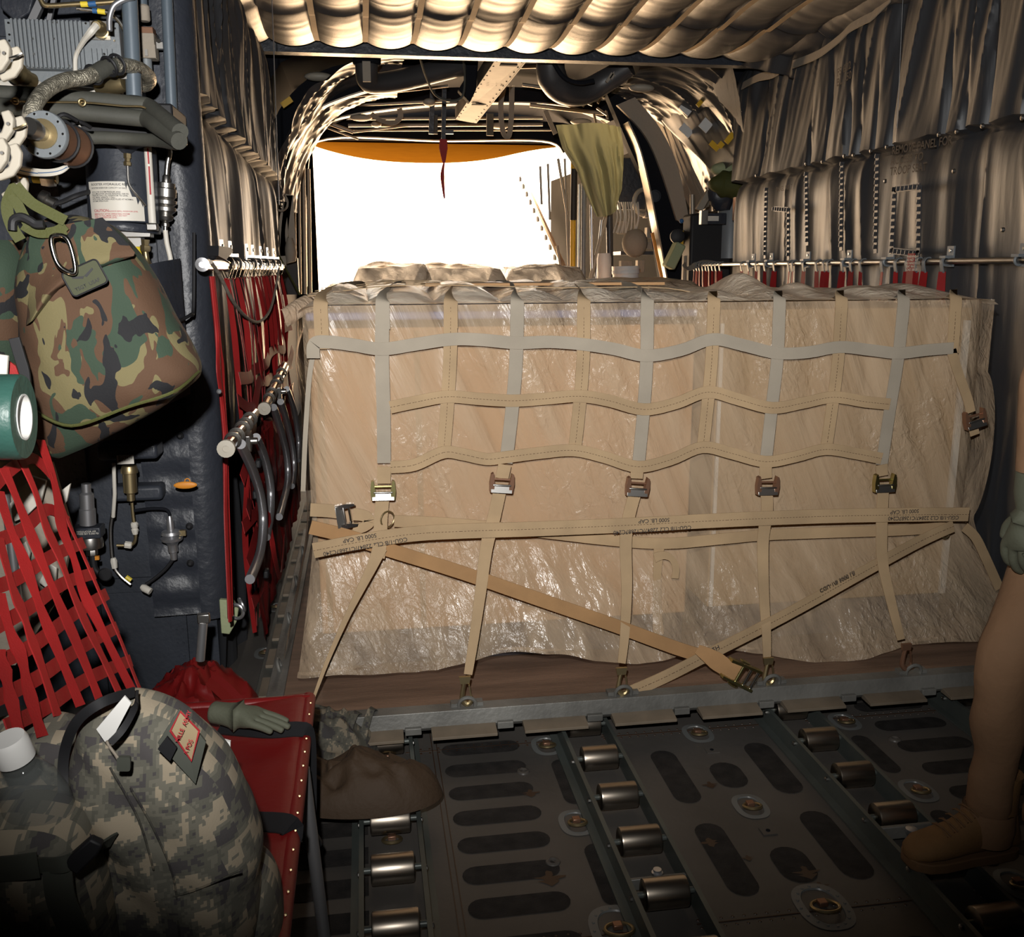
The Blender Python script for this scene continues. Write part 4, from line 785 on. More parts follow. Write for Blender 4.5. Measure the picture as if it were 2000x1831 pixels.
# hydraulic reservoir
Yr = .30; t = T('hydraulic_reservoir', 'slate cylindrical hydraulic reservoir with a cream caution placard', 'reservoir', tuple(V(240, 370, Yr)))
s_ = SCL(Yr); R_ = 58*s_; top = V(236, 288, Yr); bot = V(243, 436, Yr)
b = MB(); lathe2(b, [(R_*.96, 0), (R_, .02), (R_, .96), (R_*.97, 1)], bot, top, 40); b.build('tank', 'slate', t)
b = MB(); lathe2(b, [(R_*1.03, 0), (R_*1.05, .3), (R_*1.05, .7), (R_*1.0, 1)], V(243, 452, Yr), V(243, 436, Yr), 40); b.build('lower_flange', 'slate2', t)
b = MB(); lathe2(b, [(.012, 0), (.03, .5), (.075, .9), (.08, 1)], V(248, 300, Yr-R_*.9), V(247, 278, Yr-R_*.9), 26); b.build('funnel_cap', 'slate2', t)
b = MB(); lathe2(b, [(.009, 0), (.011, .05), (.011, .3), (.008, .35), (.008, .6), (.011, .62), (.011, 1)], V(249, 324, Yr-R_*1.05), V(249, 300, Yr-R_*1.05), 6); b.build('hex_fitting', 'brass', t)
MB().tube(cat([V(249, 324, Yr-R_*1.05), V(250, 350, Yr-R_*1.06), V(254, 364, Yr-R_*1.06), V(268, 382, Yr-R_*1.0), V(284, 402, Yr-R_*.8)], 5), .0032, 8).build('thin_tube', 'alu', t)
b = MB(); W2 = 45*s_; H2 = 32*s_; cz = V(236, 393, Yr-R_).z; cx = V(240, 393, Yr-R_).x; tcx = (top.x+bot.x)/2; n = 16
def plf(u, v):
    a = (u-.5)*1.65; return tcx+(R_+.0012)*np.sin(a)-.004, Yr-(R_+.0012)*np.cos(a), cz-H2+2*H2*v
o = MB().grid(plf, 16, 3).build('placard', 'offw', t)
def curved(body, size, x, z, m, al='LEFT'):
    ob = text('placard_text', body, size, (x-cx, 0, z), X1, Z1, m, o, al, 0)
    for v in ob.data.vertices:
        a = (v.co.x)/R_; v.co.x = tcx+(R_+.002)*math.sin(a)-.004; v.co.y = Yr-(R_+.002)*math.cos(a)
curved('BOOSTER HYDRAULIC RESERVOIR', .0088, cx, cz+H2-.011, 'darkm', 'CENTER')
curved('BOOSTER RESERVOIR CAPACITY 2.0 GAL', .0055, cx-W2*.88, cz+H2-.020, 'darkm')
curved('WITH 0 PSI SYSTEM PRESSURE AND\nACCUMULATOR GAUGE READING 1500 PSI\nPRESSURE ONLY FILL RESERVOIR TO LEVEL\nFULL MARK (APPROX 1 GAL)\nWITH LEVEL BETWEEN ADD FLUID AT NORMAL\nSYSTEM OPERATION', .0055, cx-W2*.88, cz+H2-.031, 'darkm')
curved('CAUTION', .0105, cx-W2*.85, cz-H2+.0245, 'redink'); curved('ALWAYS REFILL RESERVOIR LEVEL', .0052, cx-W2*.22, cz-H2+.0245, 'redink')
curved('IMMEDIATELY AFTER OPERATING SYSTEM\nREFILL TO FULL MARK ONLY, DO NOT\nOVER FILL RESERVOIR LEVEL', .0055, cx-W2*.85, cz-H2+.017, 'redink')
Yg = Yr-R_*.75; MB().cyl(V(298, 436, Yg), V(288, 284, Yg), 6.5*SCL(Yg), 14).build('sight_gauge', 'offw', t); MB().bar(V(290.5, 320, Yg-.017), V(288.5, 290, Yg-.017), .004, .002, (0, 1, 0)).bar(V(294, 380, Yg-.017), V(291, 325, Yg-.017), .004, .002, (0, 1, 0)).build('red_stripe', 'redink', t); MB().box(V(298, 444, Yg), (.03, .03, .02)).build('gauge_block', 'alu', t, bevel=.003)
MB().box(V(268, 458, Yr-.03), (.085, .05, .018)).build('bracket', 'alu', t, bevel=.002)
o = MB().box(V(262, 472, Yr), (.05, .05, .03)).build('outlet_block', 'alu', t); MB().cyl(V(264, 498, Yr), V(262, 478, Yr), .020, 14).build('yellow_band', 'tapey', t); MB().cyl(V(268, 508, Yr), V(264, 498, Yr), .018, 14).build('outlet', 'copper', t)
b = MB(); lathe2(b, [(.012, 0), (.015, .1), (.015, .5), (.01, .55), (.013, 1)], V(284, 492, Yg), V(284, 468, Yg), 6); b.tube(cat([V(284, 490, Yg), V(287, 508, Yg), V(294, 522, Yg+.02)], 4), .008, 10); b.build('drain_fitting', 'brass', t)
# filter and line to its right
t = T('inline_filter', 'stack of machined metal rings on the line right of the reservoir', 'fitting', tuple(V(324, 390, .36))); Yf = .33; b = MB()
lathe2(b, [(.006, 0), (.006, .08), (.011, .09), (.011, .14), (.007, .16), (.02, .2), (.024, .26), (.018, .30), (.03, .36), (.030, .42), (.022, .44), (.031, .48), (.031, .54), (.022, .56), (.030, .60), (.030, .74), (.026, .76), (.026, .84), (.012, .86), (.011, .96), (.006, 1)], V(323, 452, Yf), V(325, 340, Yf), 22); b.build('body', 'alu', t)
MB().tube(cat([V(329, 286, Yf), V(331, 300, Yf), V(327, 320, Yf), V(325, 345, Yf)], 4), .0075, 10).build('upper_tube', 'alu', t); MB().tube(cat([V(323, 450, Yf), V(326, 475, Yf), V(332, 500, Yf), V(334, 515, Yf)], 4), .0075, 10).build('lower_tube', 'offw', t)
o = MB().strap([V(300, 415, Yf), V(315, 425, Yf), V(322, 430, Yf)], .01, N_, .006).build('tube_link', 'darkm', t)
# curved sheet guard under the reservoir and the light strip beside it
def guard(u, v):
    A = V(275, 521, .2); B = V(352, 505, .36); g = lambda i: A[i]*(1-u)+B[i]*u
    return g(0), g(1)-.05*np.sin(math.pi*u), g(2)-.42*v
tag(MB().grid(guard, 24, 20, .003, (0, 1, 0)).build('curved_guard', 'slate2'), 'curved slate sheet guard behind the camouflage bag', 'guard')
# lower bulkhead fittings
t = T('nameplate_fitting', 'dark fitting with a riveted nameplate below the camouflage bag', 'fitting', tuple(V(250, 900, .3))); MB().box(V(255, 878, .36), (.18, .1, .05)).build('housing', 'slate2', t, bevel=.01); o = MB().box(V(245, 898, .28), (.05, .004, .028)).build('nameplate', 'offw', t); text('nameplate_text', 'REGULATOR ASSY\nPRESS 300 PSI\nMFG 82577', .007, V(231, 893, .277), X1, Z1, 'darkm', o)
b = MB(); lathe2(b, [(.012, 0), (.012, .2), (.021, .24), (.021, .78), (.026, .8), (.026, .9), (.022, 1)], V(256, 978, .33), V(252, 910, .33), 20); b.build('cylinder', 'brass', t); MB().tube([V(222, 905, .33), V(224, 965, .33), V(221, 1010, .36)], .006, 8).build('left_line', 'offw', t)
t = T('tube_assembly', 'thin bent tubing with beige unions low on the bulkhead', 'tubing', tuple(V(240, 1060, .38))); Yl = .40
for pts, m in (([(221, 1000), (216, 1030), (217, 1070), (222, 1105), (235, 1125), (255, 1142)], 'alu'), ([(257, 975), (260, 1010), (265, 1045), (258, 1064), (228, 1066)], 'brass'), ([(262, 998), (295, 994), (325, 996), (332, 1010)], 'darkm'), ([(340, 1090), (325, 1110), (305, 1128), (285, 1142)], 'black')):
    MB().tube(cat([V(a, c, Yl) for a, c in pts], 5), .0055, 8).build('tube', m, t)
b = MB(); lathe2(b, [(.008, 0), (.012, .1), (.012, .9), (.008, 1)], V(243, 1064, Yl), V(258, 1066, Yl), 8); lathe2(b, [(.008, 0), (.012, .1), (.012, .4), (.009, .5), (.012, .6), (.008, 1)], V(262, 1020, Yl), V(264, 1044, Yl), 8); lathe2(b, [(.008, 0), (.011, .3), (.009, 1)], V(221, 1090, Yl), V(224, 1110, Yl), 8); lathe2(b, [(.008, 0), (.013, .3), (.012, 1)], V(276, 1146, Yl-.01), V(294, 1156, Yl-.02), 10); b.build('union', 'offw', t)
MB().tube([V(246, 1127, Yl-.003), V(256, 1134, Yl-.003)], .0075, 8).build('yellow_band', 'tapey', t)
t = T('pressure_switch', 'ringed pressure switch at the end of the dark bent tube', 'fitting', tuple(V(336, 1045, Yl))); b = MB(); lathe2(b, [(.005, 0), (.01, .02), (.012, .18), (.016, .2), (.016, .34), (.02, .4), (.034, .46), (.036, .52), (.02, .55), (.034, .6), (.03, .66), (.012, .68), (.011, .9), (.007, 1)], V(340, 1095, Yl), V(331, 1008, Yl), 22); b.build('body', 'steel', t); MB().box(V(357, 1041, Yl), (.02, .015, .018)).build('lug', 'brass', t)
t = T('black_regulator', 'black cylinder over a square regulator with white lettering', 'regulator', tuple(V(175, 1040, .25))); Yk = .25; b = MB(); lathe2(b, [(.024, 0), (.024, .38), (.021, .4), (.021, .75), (.014, .8), (.014, 1)], V(172, 1025, Yk), V(168, 945, Yk), 20); b.build('cylinder', 'steel', t); o = MB().box(V(173, 1038, Yk), (.085, .06, .035)).build('plate', 'slate2', t, bevel=.004)
text('plate_text', 'REGULATOR AIR\nPRESS SET 0-300 PSI', .0075, V(150, 1041, Yk-.035), X1, Z1, 'offw', o); b = MB(); lathe2(b, [(.02, 0), (.036, .1), (.038, .5), (.034, 1)], V(178, 1072, Yk), V(176, 1048, Yk), 22); b.build('base', 'alu', t); b = MB(); lathe2(b, [(.012, 0), (.018, .1), (.018, .7), (.014, 1)], V(180, 1085, Yk), V(179, 1070, Yk), 8); b.build('nut', 'alu', t)
MB().tube(cat([V(182, 1085, Yk), V(184, 1110, Yk), V(196, 1122, Yk), V(206, 1122, Yk)], 4), .011, 10).build('elbow', 'black', t); MB().lathe([(.018, 0), (.022, .004), (.018, .008)], V(206, 1122, Yk-.01), (0, -1, 0), 18).build('cap', 'black', t); MB().box(V(190, 1090, Yk-.01), (.012, .01, .012)).build('amber_button', 'orange', t)
o = MB().box(V(272, 960, .45), (.16, .08, .05)).build('shelf_bracket', 'slate', bevel=.012); tag(o, 'slate shelf bracket behind the tubing', 'bracket')
o = MB().ball(V(362, 948, .30), (.036, .006, .012), 20, 10).ring(V(366, 940, .32), (0, 1, 0), .008, .002, 12, 6).build('oval_tag', 'orange'); tag(o, 'small oval orange tag on the padded corner', 'tag')
# green fitting plate with shackle at the foot
t = T('shackle_plate', 'pale green anchor plate with a shackle at the foot of the padded corner', 'plate', tuple(V(450, 1200, .35))); MB().prism([V(a, c, .36) for a, c in ((428, 1172), (455, 1174), (466, 1190), (462, 1215), (448, 1240), (432, 1238))], (0, .02, 0)).build('plate', 'sage', t, bevel=.003); MB().ring(V(462, 1195, .33), (.3, 1, 0), .024, .006).ring(V(472, 1182, .33), (1, .4, .3), .022, .005).build('shackle', 'steel', t)
t = T('folded_strut', 'short steel seat strut standing up near the bulkhead foot', 'strut', tuple(V(395, 1250, -.1))); MB().cyl(V(391, 1290, -.1), V(397, 1216, -.1), .013).build('tube', 'steel', t); MB().box(V(398, 1208, -.1), (.034, .02, .028)).build('end_fork', 'alu', t, bevel=.003)
tag(MB().tube(cat([V(379, 455, .4), V(378, 600, .35), V(372, 615, .3), V(352, 626, .25), V(345, 628, .2)], 6), .0055, 8).build('cord', 'black'), 'black cord looping from the corner pad behind the camouflage bag', 'cord')
# ================================================================== SEATS ON THE LEFT WALL
XS = -1.50
PA = U(396, 517, 0, XS); PB = Vector((XS, 3.15, PA.z))
t = T('troop_seat', 'folded red webbing troop seat hanging from the chrome rail on the left wall', 'seat', (XS, 1.9, 0))
o = MB().cyl(PA, PB, .0185, 20).build('top_rail', 'chrome', t); MB().lathe([(.0185, 0), (.021, .004), (.021, .012), (.010, .014), (.010, .004)], PA+Vector((0, .002, 0)), (0, -1, 0), 20).build('end_cap', 'steel', o)
for k, px in enumerate((442, 458, 489, 500, 515, 528, 540)):
    c = U(px, 515, 0, XS); b = MB().box(c+Vector((-.012, 0, .045)), (.006, .05, .075)).ring(c, Y1, .024, .006, 18, 6).box(c+Vector((.0, 0, .03)), (.03, .035, .012)); b.lathe([(.009, 0), (.007, .004)], c+Vector((-.009, 0, .06)), (1, 0, 0), 12); b.build('rail_bracket', 'alu', t)
random.seed(3)
for k in range(17):
    f = k/16; y = .78+2.3*f**1.25; c = Vector((XS, y, PA.z)); b = MB().ring(c, Y1, .023, .003, 14, 6, -.4, 3.6).tube([c+Vector((.02, 0, -.008)), c+Vector((.004, .004, -.05)), c+Vector((-.004, -.004, -.05)), c+Vector((-.02, 0, -.008))], .0022, 6); b.build('hook', 'chrome', t)
    pts = [(XS, y, PA.z-.045), (XS+.01+.02*random.random(), y+.02*random.uniform(-1, 1), 1.25), (XS-.0+.05*random.random(), y+.03*random.uniform(-1, 1), 1.0), (XS+.05*random.random(), y+.05*random.uniform(-1, 1), .75), (XS+.04*random.random(), y+.06*random.uniform(-1, 1), .45), (XS+.02, y, .12)]
    MB().strap(pts, [.02, .028, .014, .03, .02], (random.uniform(.5, 1), random.uniform(-.8, .3), 0), .002).build('back_strap', 'red', t)
for k in range(9):
    z = 1.10-.105*k; pts = [(XS+.02+.03*random.random(), .62+i*.31, z+.05*random.uniform(-1, 1)) for i in range(9)]; MB().strap(pts, .045, (1, -.3, .2), .002).build('cross_strap', 'red', t)
def sfab(u, v):
    y = .74+2.3*u; z = .10+.72*v; return XS+.0+.05*fbm(y*6, z*3, 140)+.03*(1-np.abs(2*fbm(y*9, z*2, 141)-1)), y, z
MB().grid(sfab, 90, 50).build('seat_cloth', 'redv', t)
def edgep(u, v):
    A = [U(a, c, 0, XS+.03) for a, c in ((414, 540), (424, 640), (430, 730), (440, 850), (442, 1000), (450, 1210))]
    q = np.array([tuple(p) for p in A]); s_ = v*(len(A)-1); i = np.minimum(s_.astype(int), len(A)-2); f = (s_-i)
    P = [q[i, k]*(1-f)+q[i+1, k]*f for k in range(3)]; wd = .035+.06*np.exp(-((v-.38)/.08)**2)+.03*np.exp(-((v-.85)/.15)**2)
    return P[0]+.008*np.sin(u*7), P[1]+wd*(u-.5)*1.2, P[2]
MB().grid(edgep, 8, 60, .003, (-1, 0, 0)).build('side_band', 'red', t); MB().lathe([(.008, 0), (.005, .004)], U(428, 765, 0, XS+.045), (.5, -1, 0), 10).build('snap', 'steel', t)
def rail(a, c, X, lab, r=.0185):
    A = U(a[0], a[1], 0, X); B = U(c[0], c[1], 0, X); o = MB().cyl(A, B, r, 18).build('front_rail', 'chrome', t); d = (B-A).normalized()
    MB().lathe([(r*1.35, 0), (r*1.35, -.02), (r*.5, -.021), (r*.5, -.017)], A, d, 18).build('end_plug', 'cream', o)
    for f in (.18, .3, .5, .62, .8): MB().ring(A+(B-A)*f, d, r*1.2, .004, 16, 6).build('collar', 'alu', o)
    return A, B
XR_ = -1.42
A, B = rail((443, 875), (497, 808), XR_, ''); A2, B2 = rail((517, 797), (556, 715), XR_, '')
for px, py in ((478, 862), (541, 765)):
    c = U(px, py, 0, XR_+.01); b = MB().prism([c+Vector((0, -.03, .02)), c+Vector((0, .03, .03)), c+Vector((0, .035, -.01)), c+Vector((0, .0, -.035)), c+Vector((0, -.02, -.03))], (.02, 0, 0)).cyl(c+Vector((-.02, 0, 0)), c+Vector((.04, 0, 0)), .011, 12); b.build('rail_joint', 'alu', t, bevel=.002)
for pts, r in ((((470, 868), (492, 915), (508, 965), (514, 1020), (508, 1080), (488, 1132)), .0155), (((500, 855), (517, 895), (528, 950), (528, 1000), (520, 1050)), .0155), (((534, 796), (548, 840), (560, 890), (562, 940), (552, 985), (545, 1010)), .0155), (((548, 785), (562, 830), (572, 880), (574, 920), (570, 950)), .015), (((560, 760), (574, 800), (583, 860), (582, 900)), .014)):
    MB().tube(cat([U(a, c, 0, XR_+.02) for a, c in pts], 6), r, 14).build('curved_leg', 'steel', t)
MB().strap([U(524, 1000, 0, -1.40), U(535, 1080, 0, -1.38), U(548, 1125, 0, -1.40), U(556, 1050, 0, -1.42)], .03, (1, -.5, 0), .002).build('hanging_strap', 'red', t)
for px, py in ((505, 905), (500, 965), (520, 1120)): MB().box(U(px, py, 0, -1.42), (.02, .05, .03)).build('black_buckle', 'black', t, bevel=.006)
tag(MB().tube(cat([U(a, c, 0, -1.46) for a, c in ((412, 512), (430, 540), (456, 590), (482, 620), (505, 629), (524, 612), (535, 580), (545, 524))], 6), .006, 8).build('cord', 'canvas'), 'beige cord sagging in a loop below the chrome rail', 'cord')
tag(MB().prism([U(a, c, 0, -1.47) for a, c in ((405, 480), (432, 484), (435, 492), (420, 508), (404, 500))], (.03, .02, 0)).ball(U(415, 497, 0, -1.46), (.015, .025, .018), 10, 6).build('black_wrap', 'black'), 'crumpled black wrapping on the near end of the chrome rail', 'wrapping')
tag(MB().cyl(U(531, -10, 0, -1.4), U(545, 400, 0, -1.4), .003, 6).build('cable', 'steel'), 'thin vertical cable beside the left wall', 'cable')
# near red seat pan
t = T('troop_seat', 'open red vinyl troop seat under the camouflage rucksack', 'seat', (-1.4, -1.2, 0))
def pan(u, v): x = -1.64+.455*u; y = -2.1+1.59*v; return x, y, .452-.012*np.sin(math.pi*u)+.005*fbm(x*12, y*12, 150)-.02*np.exp(-(1-u)/.02)+.0*x
MB().grid(pan, 40, 60, .014, (0, 0, -1)).build('seat_pan', 'redv', t); MB().cyl((-1.195, -2.1, .432), (-1.195, -.5, .432), .018, 14).build('front_tube', 'redv', t); MB().cyl((-1.62, -.52, .438), (-1.19, -.52, .438), .014, 12).build('end_tube', 'redv', t)
MB().strap([U(430, 1420, 2, .462), U(520, 1428, 2, .462), U(585, 1425, 2, .462), U(600, 1440, 1, -.72), U(602, 1540, 1, -.72), U(600, 1640, 1, -.74)], .04, (.3, -.5, 1), .003).build('black_strap', 'black', t)
MB().strap([U(470, 1605, 2, .462), U(560, 1610, 2, .462), U(566, 1640, 1, -1.1)], .05, (.1, -.2, 1), .003).build('black_strap', 'black', t)
MB().cyl((-1.19, -.82, .42), (-1.16, -.85, .0), .014, 12).build('leg', 'steel', t); MB().prism([U(a, c, 1, -.76) for a, c in ((588, 1612), (612, 1622), (630, 1652), (615, 1672), (590, 1650))], (0, .02, 0)).build('black_clip', 'black', t, bevel=.004)
for i in range(22): MB().lathe([(.0035, 0), (.0025, .003)], (-1.187, -.56-.06*i, .448), (1, 0, .3), 6).build('stud', 'brass', t)
# webbing back of the near seat
n_ = (1, 0, .436); c_ = -1.62+.436*1.0
t = T('seat_back_net', 'red webbing seat back net sloping down to the rucksack, lower left', 'webbing', tuple(UP(100, 1150, n_, c_)))
WS = [[(0, 915), (20, 961), (49, 1033), (75, 1099), (108, 1178), (141, 1253), (177, 1341), (195, 1390)], [(33, 895), (62, 961), (85, 1033), (111, 1092), (138, 1165), (170, 1237), (197, 1292), (240, 1385)], [(72, 860), (95, 925), (108, 981), (115, 1033), (138, 1092), (157, 1158), (184, 1214), (213, 1273), (262, 1370)],
 [(-10, 960), (13, 1033), (36, 1086), (56, 1145), (75, 1197), (98, 1253), (121, 1309), (150, 1380)], [(-10, 1050), (16, 1145), (36, 1197), (52, 1243), (72, 1299), (105, 1400)], [(-10, 1160), (13, 1237), (33, 1283), (46, 1341), (62, 1400), (75, 1440)], [(-10, 1270), (0, 1310), (14, 1370), (30, 1440)],
 [(95, 925), (122, 1007), (154, 1080), (177, 1132), (210, 1207), (230, 1253), (262, 1335), (285, 1385)]]
for k, P in enumerate(WS): MB().strap([UP(a, c, n_, c_)+Vector((.006, 0, 0)) for a, c in P], [.022, .014, .026, .014, .024, .016, .02] if k < 7 else .008, (1, -.35+.2*math.sin(k*2), .4), .0025).build('long_strap', 'red', t)
for P in ([(-10, 955), (30, 915), (70, 895), (110, 930)], [(-10, 1060), (50, 1035), (100, 995), (140, 1020)], [(-10, 1150), (40, 1130), (110, 1085), (170, 1060)], [(-10, 1230), (60, 1190), (130, 1140), (190, 1120)], [(-10, 1300), (70, 1262), (150, 1200), (215, 1160)], [(-10, 1370), (80, 1325), (160, 1268), (235, 1225)], [(20, 1420), (100, 1380), (180, 1325), (262, 1290)]):
    MB().strap([UP(a, c, n_, c_)-Vector((.006, 0, 0)) for a, c in P], .024, (1, -.3, .4), .0025).build('cross_strap', 'red', t)
# cream structure behind the net
b = MB(); YB2 = -.35
for poly_ in ([(18, 985), (60, 930), (90, 940), (80, 980), (50, 1010), (28, 1020)], [(36, 1070), (50, 1058), (58, 1080), (52, 1118), (36, 1112)], [(95, 1100), (110, 1110), (108, 1140), (90, 1150), (75, 1138)], [(118, 960), (137, 945), (130, 980), (105, 1010)]): b.prism([V(a, c, YB2) for a, c in poly_], (0, .012, 0))
tag(b.build('cut_out_plates', 'offw', bevel=.002), 'cream metal plates glimpsed behind the red net', 'plate'); tag(MB().cyl(V(10, 965, -.3), V(36, 1180, -.3), .011).build('tube', 'steel'), 'grey tube behind the red net', 'tube')
tag(MB().prism([V(a, c, -.28) for a, c in ((-20, 900), (100, 905), (140, 1040), (120, 1160), (30, 1300), (-20, 1300))], (0, .02, 0)).build('side_panel', 'canvas'), 'dim beige panel behind the red net', 'panel')
# heap of folded red seats at the foot of the bulkhead
def heap(u, v):
    a = u*2*math.pi; r = v; cx, cy = -1.58, .05; x = cx+.22*r*np.cos(a); y = cy+.30*r*np.sin(a)
    return x, y, .02+.26*(1-r**2)**.5*(.30+.7*(1-np.abs(2*fbm(x*8, y*8, 160)-1)))+.07*fbm(x*24, y*24, 161)*(1-r)
tag(MB().grid(heap, 60, 24).build('red_cushion_heap', 'redv'), 'dark red folded seats heaped at the foot of the bulkhead', 'seat')
t = T('seat_harness', 'tangle of red straps lying over the folded seat heap', 'straps', (-1.5, -.1, .4)); random.seed(11)
for k in range(10):
    x, y, a = -1.58, .05, random.random()*6.28; q = random.uniform(-.8, .8); pts = [(x+.20*f*math.cos(a)-.12*q*math.sin(a), y+.26*f*math.sin(a)+.12*q*math.cos(a), .04+.23*(1-min(1, f*f*.8+q*q*.6))+.03*random.random()) for f in (-1, -.6, -.2, .2, .6, 1)]; MB().strap(pts, .035, (random.uniform(-.4, .4), -.3, 1), .002).build('strap', 'redv', t)
# ================================================================== BAGS
Yc = -.55
t = T('camouflage_bag', 'woodland camouflage bag hanging by green straps over the bulkhead equipment', 'bag', tuple(V(200, 640, Yc)))
rows = [((92, 428), (150, 420), Yc, .03), ((66, 445), (215, 440), Yc, .07), ((48, 490), (265, 488), Yc, .10), ((40, 560), (305, 545), Yc, .12), ((42, 640), (340, 610), Yc, .13), ((48, 720), (372, 672), Yc, .135), ((60, 790), (390, 722), Yc, .13), ((78, 850), (372, 752), Yc, .11), ((100, 884), (300, 806), Yc, .08), ((118, 893), (215, 852), Yc, .05)]
MB().loft(rows_smooth(rows, 7), 60, .8, (.045, 9, 3, 5)).build('body', 'wood', t)
MB().loft(rows_smooth([((-40, 470), (40, 470), Yc+.06, .05), ((-60, 540), (58, 530), Yc+.05, .09), ((-60, 640), (56, 640), Yc+.05, .10), ((-50, 700), (50, 720), Yc+.06, .08), ((-30, 740), (30, 740), Yc+.06, .04)], 6), 40, .9, (.05, 12, 4, 2)).build('side_pocket', 'wood', t)
fl = MB(); FR = [((60, 452), (200, 425)), ((56, 480), (245, 470)), ((60, 520), (268, 498)), ((58, 560), (205, 520)), ((55, 600), (120, 560)), ((52, 636), (70, 622))]
fr = [((a[0], a[1]), (c[0], c[1])) for a, c in FR]
def flapf(u, v):
    q = v*(len(FR)-1); i = np.minimum(q.astype(int), len(FR)-2); f = q-i; Lx = np.array([a[0] for a, c in FR]); Ly = np.array([a[1] for a, c in FR]); Rx = np.array([c[0] for a, c in FR]); Ry = np.array([c[1] for a, c in FR])
    g = lambda Q: Q[i]*(1-f)+Q[i+1]*f
    px = g(Lx)*(1-u)+g(Rx)*u; py = g(Ly)*(1-u)+g(Ry)*u; out = np.zeros(px.shape+(3,))
    for a in range(px.shape[0]):
        for c in range(px.shape[1]): out[a, c] = V(float(px[a, c]), float(py[a, c]), Yc-.075-.07*math.sin(math.pi*min(1, .15+.7*float(u[a, c])))*min(1, .35+float(v[a, c])))
    return out[..., 0], out[..., 1]-.006*fbm(px/14, py/14, 9), out[..., 2]
fl.grid(flapf, 24, 20, .004, (0, 1, 0)).build('flap', 'wood', t)
MB().tube(cat([V(62, 800, Yc-.13), V(140, 832, Yc-.155), V(250, 795, Yc-.16), V(340, 765, Yc-.15), V(388, 726, Yc-.02)], 6), .0035, 6).build('bottom_piping', 'olive', t)
def rrect(c, w_, h, r, rot, th=.003, n=5):
    P = []
    for sx, sz, a0 in ((1, 1, 0), (-1, 1, 90), (-1, -1, 180), (1, -1, 270)):
        for i in range(n+1):
            a = math.radians(a0+90*i/n); P.append(Vector(((w_/2-r)*sx+r*math.cos(a), 0, (h/2-r)*sz+r*math.sin(a))))
    R_ = Matrix.Rotation(rot, 3, 'Y'); return [c+R_ @ p for p in P]
c = V(166, 543, Yc-.165); q = MB().prism(rrect(c, .075, .05, .008, -.42), (0, .004, 0)).build('name_patch', 'patchg', t)
R_ = Matrix.Rotation(-.42, 3, 'Y'); MB().tube([p+Vector((0, -.001, 0)) for p in rrect(c, .075, .05, .008, -.42)], .0018, 6, closed=True).build('patch_border', 'black', q); b = MB()
for s_ in (-1, 1): b.prism([c+R_ @ Vector(p)+Vector((0, -.001, 0)) for p in ((0, 0, .004), (s_*.022, 0, .012), (s_*.022, 0, .008), (s_*.004, 0, .0))], (0, .001, 0))
b.build('wing_badge', 'black', q); text('patch_lettering', 'TSGT  USAF', .010, c+R_ @ Vector((-.028, 0, -.017)), R_ @ X1, R_ @ Z1, 'black', q)
c = V(120, 500, Yc-.2); b = MB(); b.tube(cat([V(a, d, Yc-.19) for a, d in ((100, 466), (106, 500), (118, 522), (140, 534), (147, 528), (143, 500), (132, 468), (116, 460))], 5, True), .0048, 10, closed=True); o = b.build('carabiner', 'chrome'); tag(o, 'silver carabiner clipped on the camouflage bag', 'carabiner')
t2 = T('hanging_strap', 'olive green straps holding up the camouflage bag', 'strap', tuple(V(50, 400, Yc)))
for P, w_ in (([(32, 360), (14, 400), (22, 440), (40, 470)], .022), ([(30, 362), (60, 395), (95, 415), (128, 432)], .022), ([(25, 380), (45, 420), (60, 445)], .02), ([(45, 440), (75, 455), (110, 452), (128, 440)], .02), ([(108, 470), (114, 455), (128, 448)], .022)): MB().strap([V(a, d, Yc-.12) for a, d in P], w_, (.2, -1, .2), .003).build('strap', 'olive', t2)
MB().tube(cat([V(a, d, Yc-.14) for a, d in ((24, 450), (26, 430), (42, 424), (60, 432), (70, 438), (86, 438))], 4), .0085, 8).build('black_clip', 'black', t2)
b = MB(); b.strap([V(28, 660, -.8), V(40, 700, -.8), V(48, 730, -.8), V(52, 785, -.8)], .02, N_, .008); tag(b.build('buckled_strap', 'black', bevel=.001), 'black strap with a buckle above the green tape roll', 'strap')
t = T('tape_roll', 'roll of dark green duct tape at the left edge', 'tape roll', tuple(V(30, 815, -1.0))); ax = Vector((1, .02, -.03)).normalized(); c = V(48, 815, -1.0)
b = MB().lathe([(.040, -.0005), (.072, 0), (.0745, -.004), (.0745, -.075), (.072, -.08), (.040, -.08)], c, ax, 40, hollow=True); b.build('tape', 'duct', t); b = MB().lathe([(.0405, .001), (.0375, .001), (.0375, -.081), (.0405, -.081)], c, ax, 36, hollow=True); b.build('core', 'white', t)
tag(MB().prism([V(a, d, -.9) for a, d in ((-20, 690), (15, 695), (12, 745), (-20, 748))], (0, .01, 0)).build('white_plate', 'offw', bevel=.002), 'white riveted plate end above the tape roll', 'plate')
tag(MB().prism([V(a, d, -.85) for a, d in ((10, 700), (30, 715), (40, 742), (10, 745))], (0, .004, 0)).build('red_flap', 'red'), 'small red flap above the tape roll', 'strap')
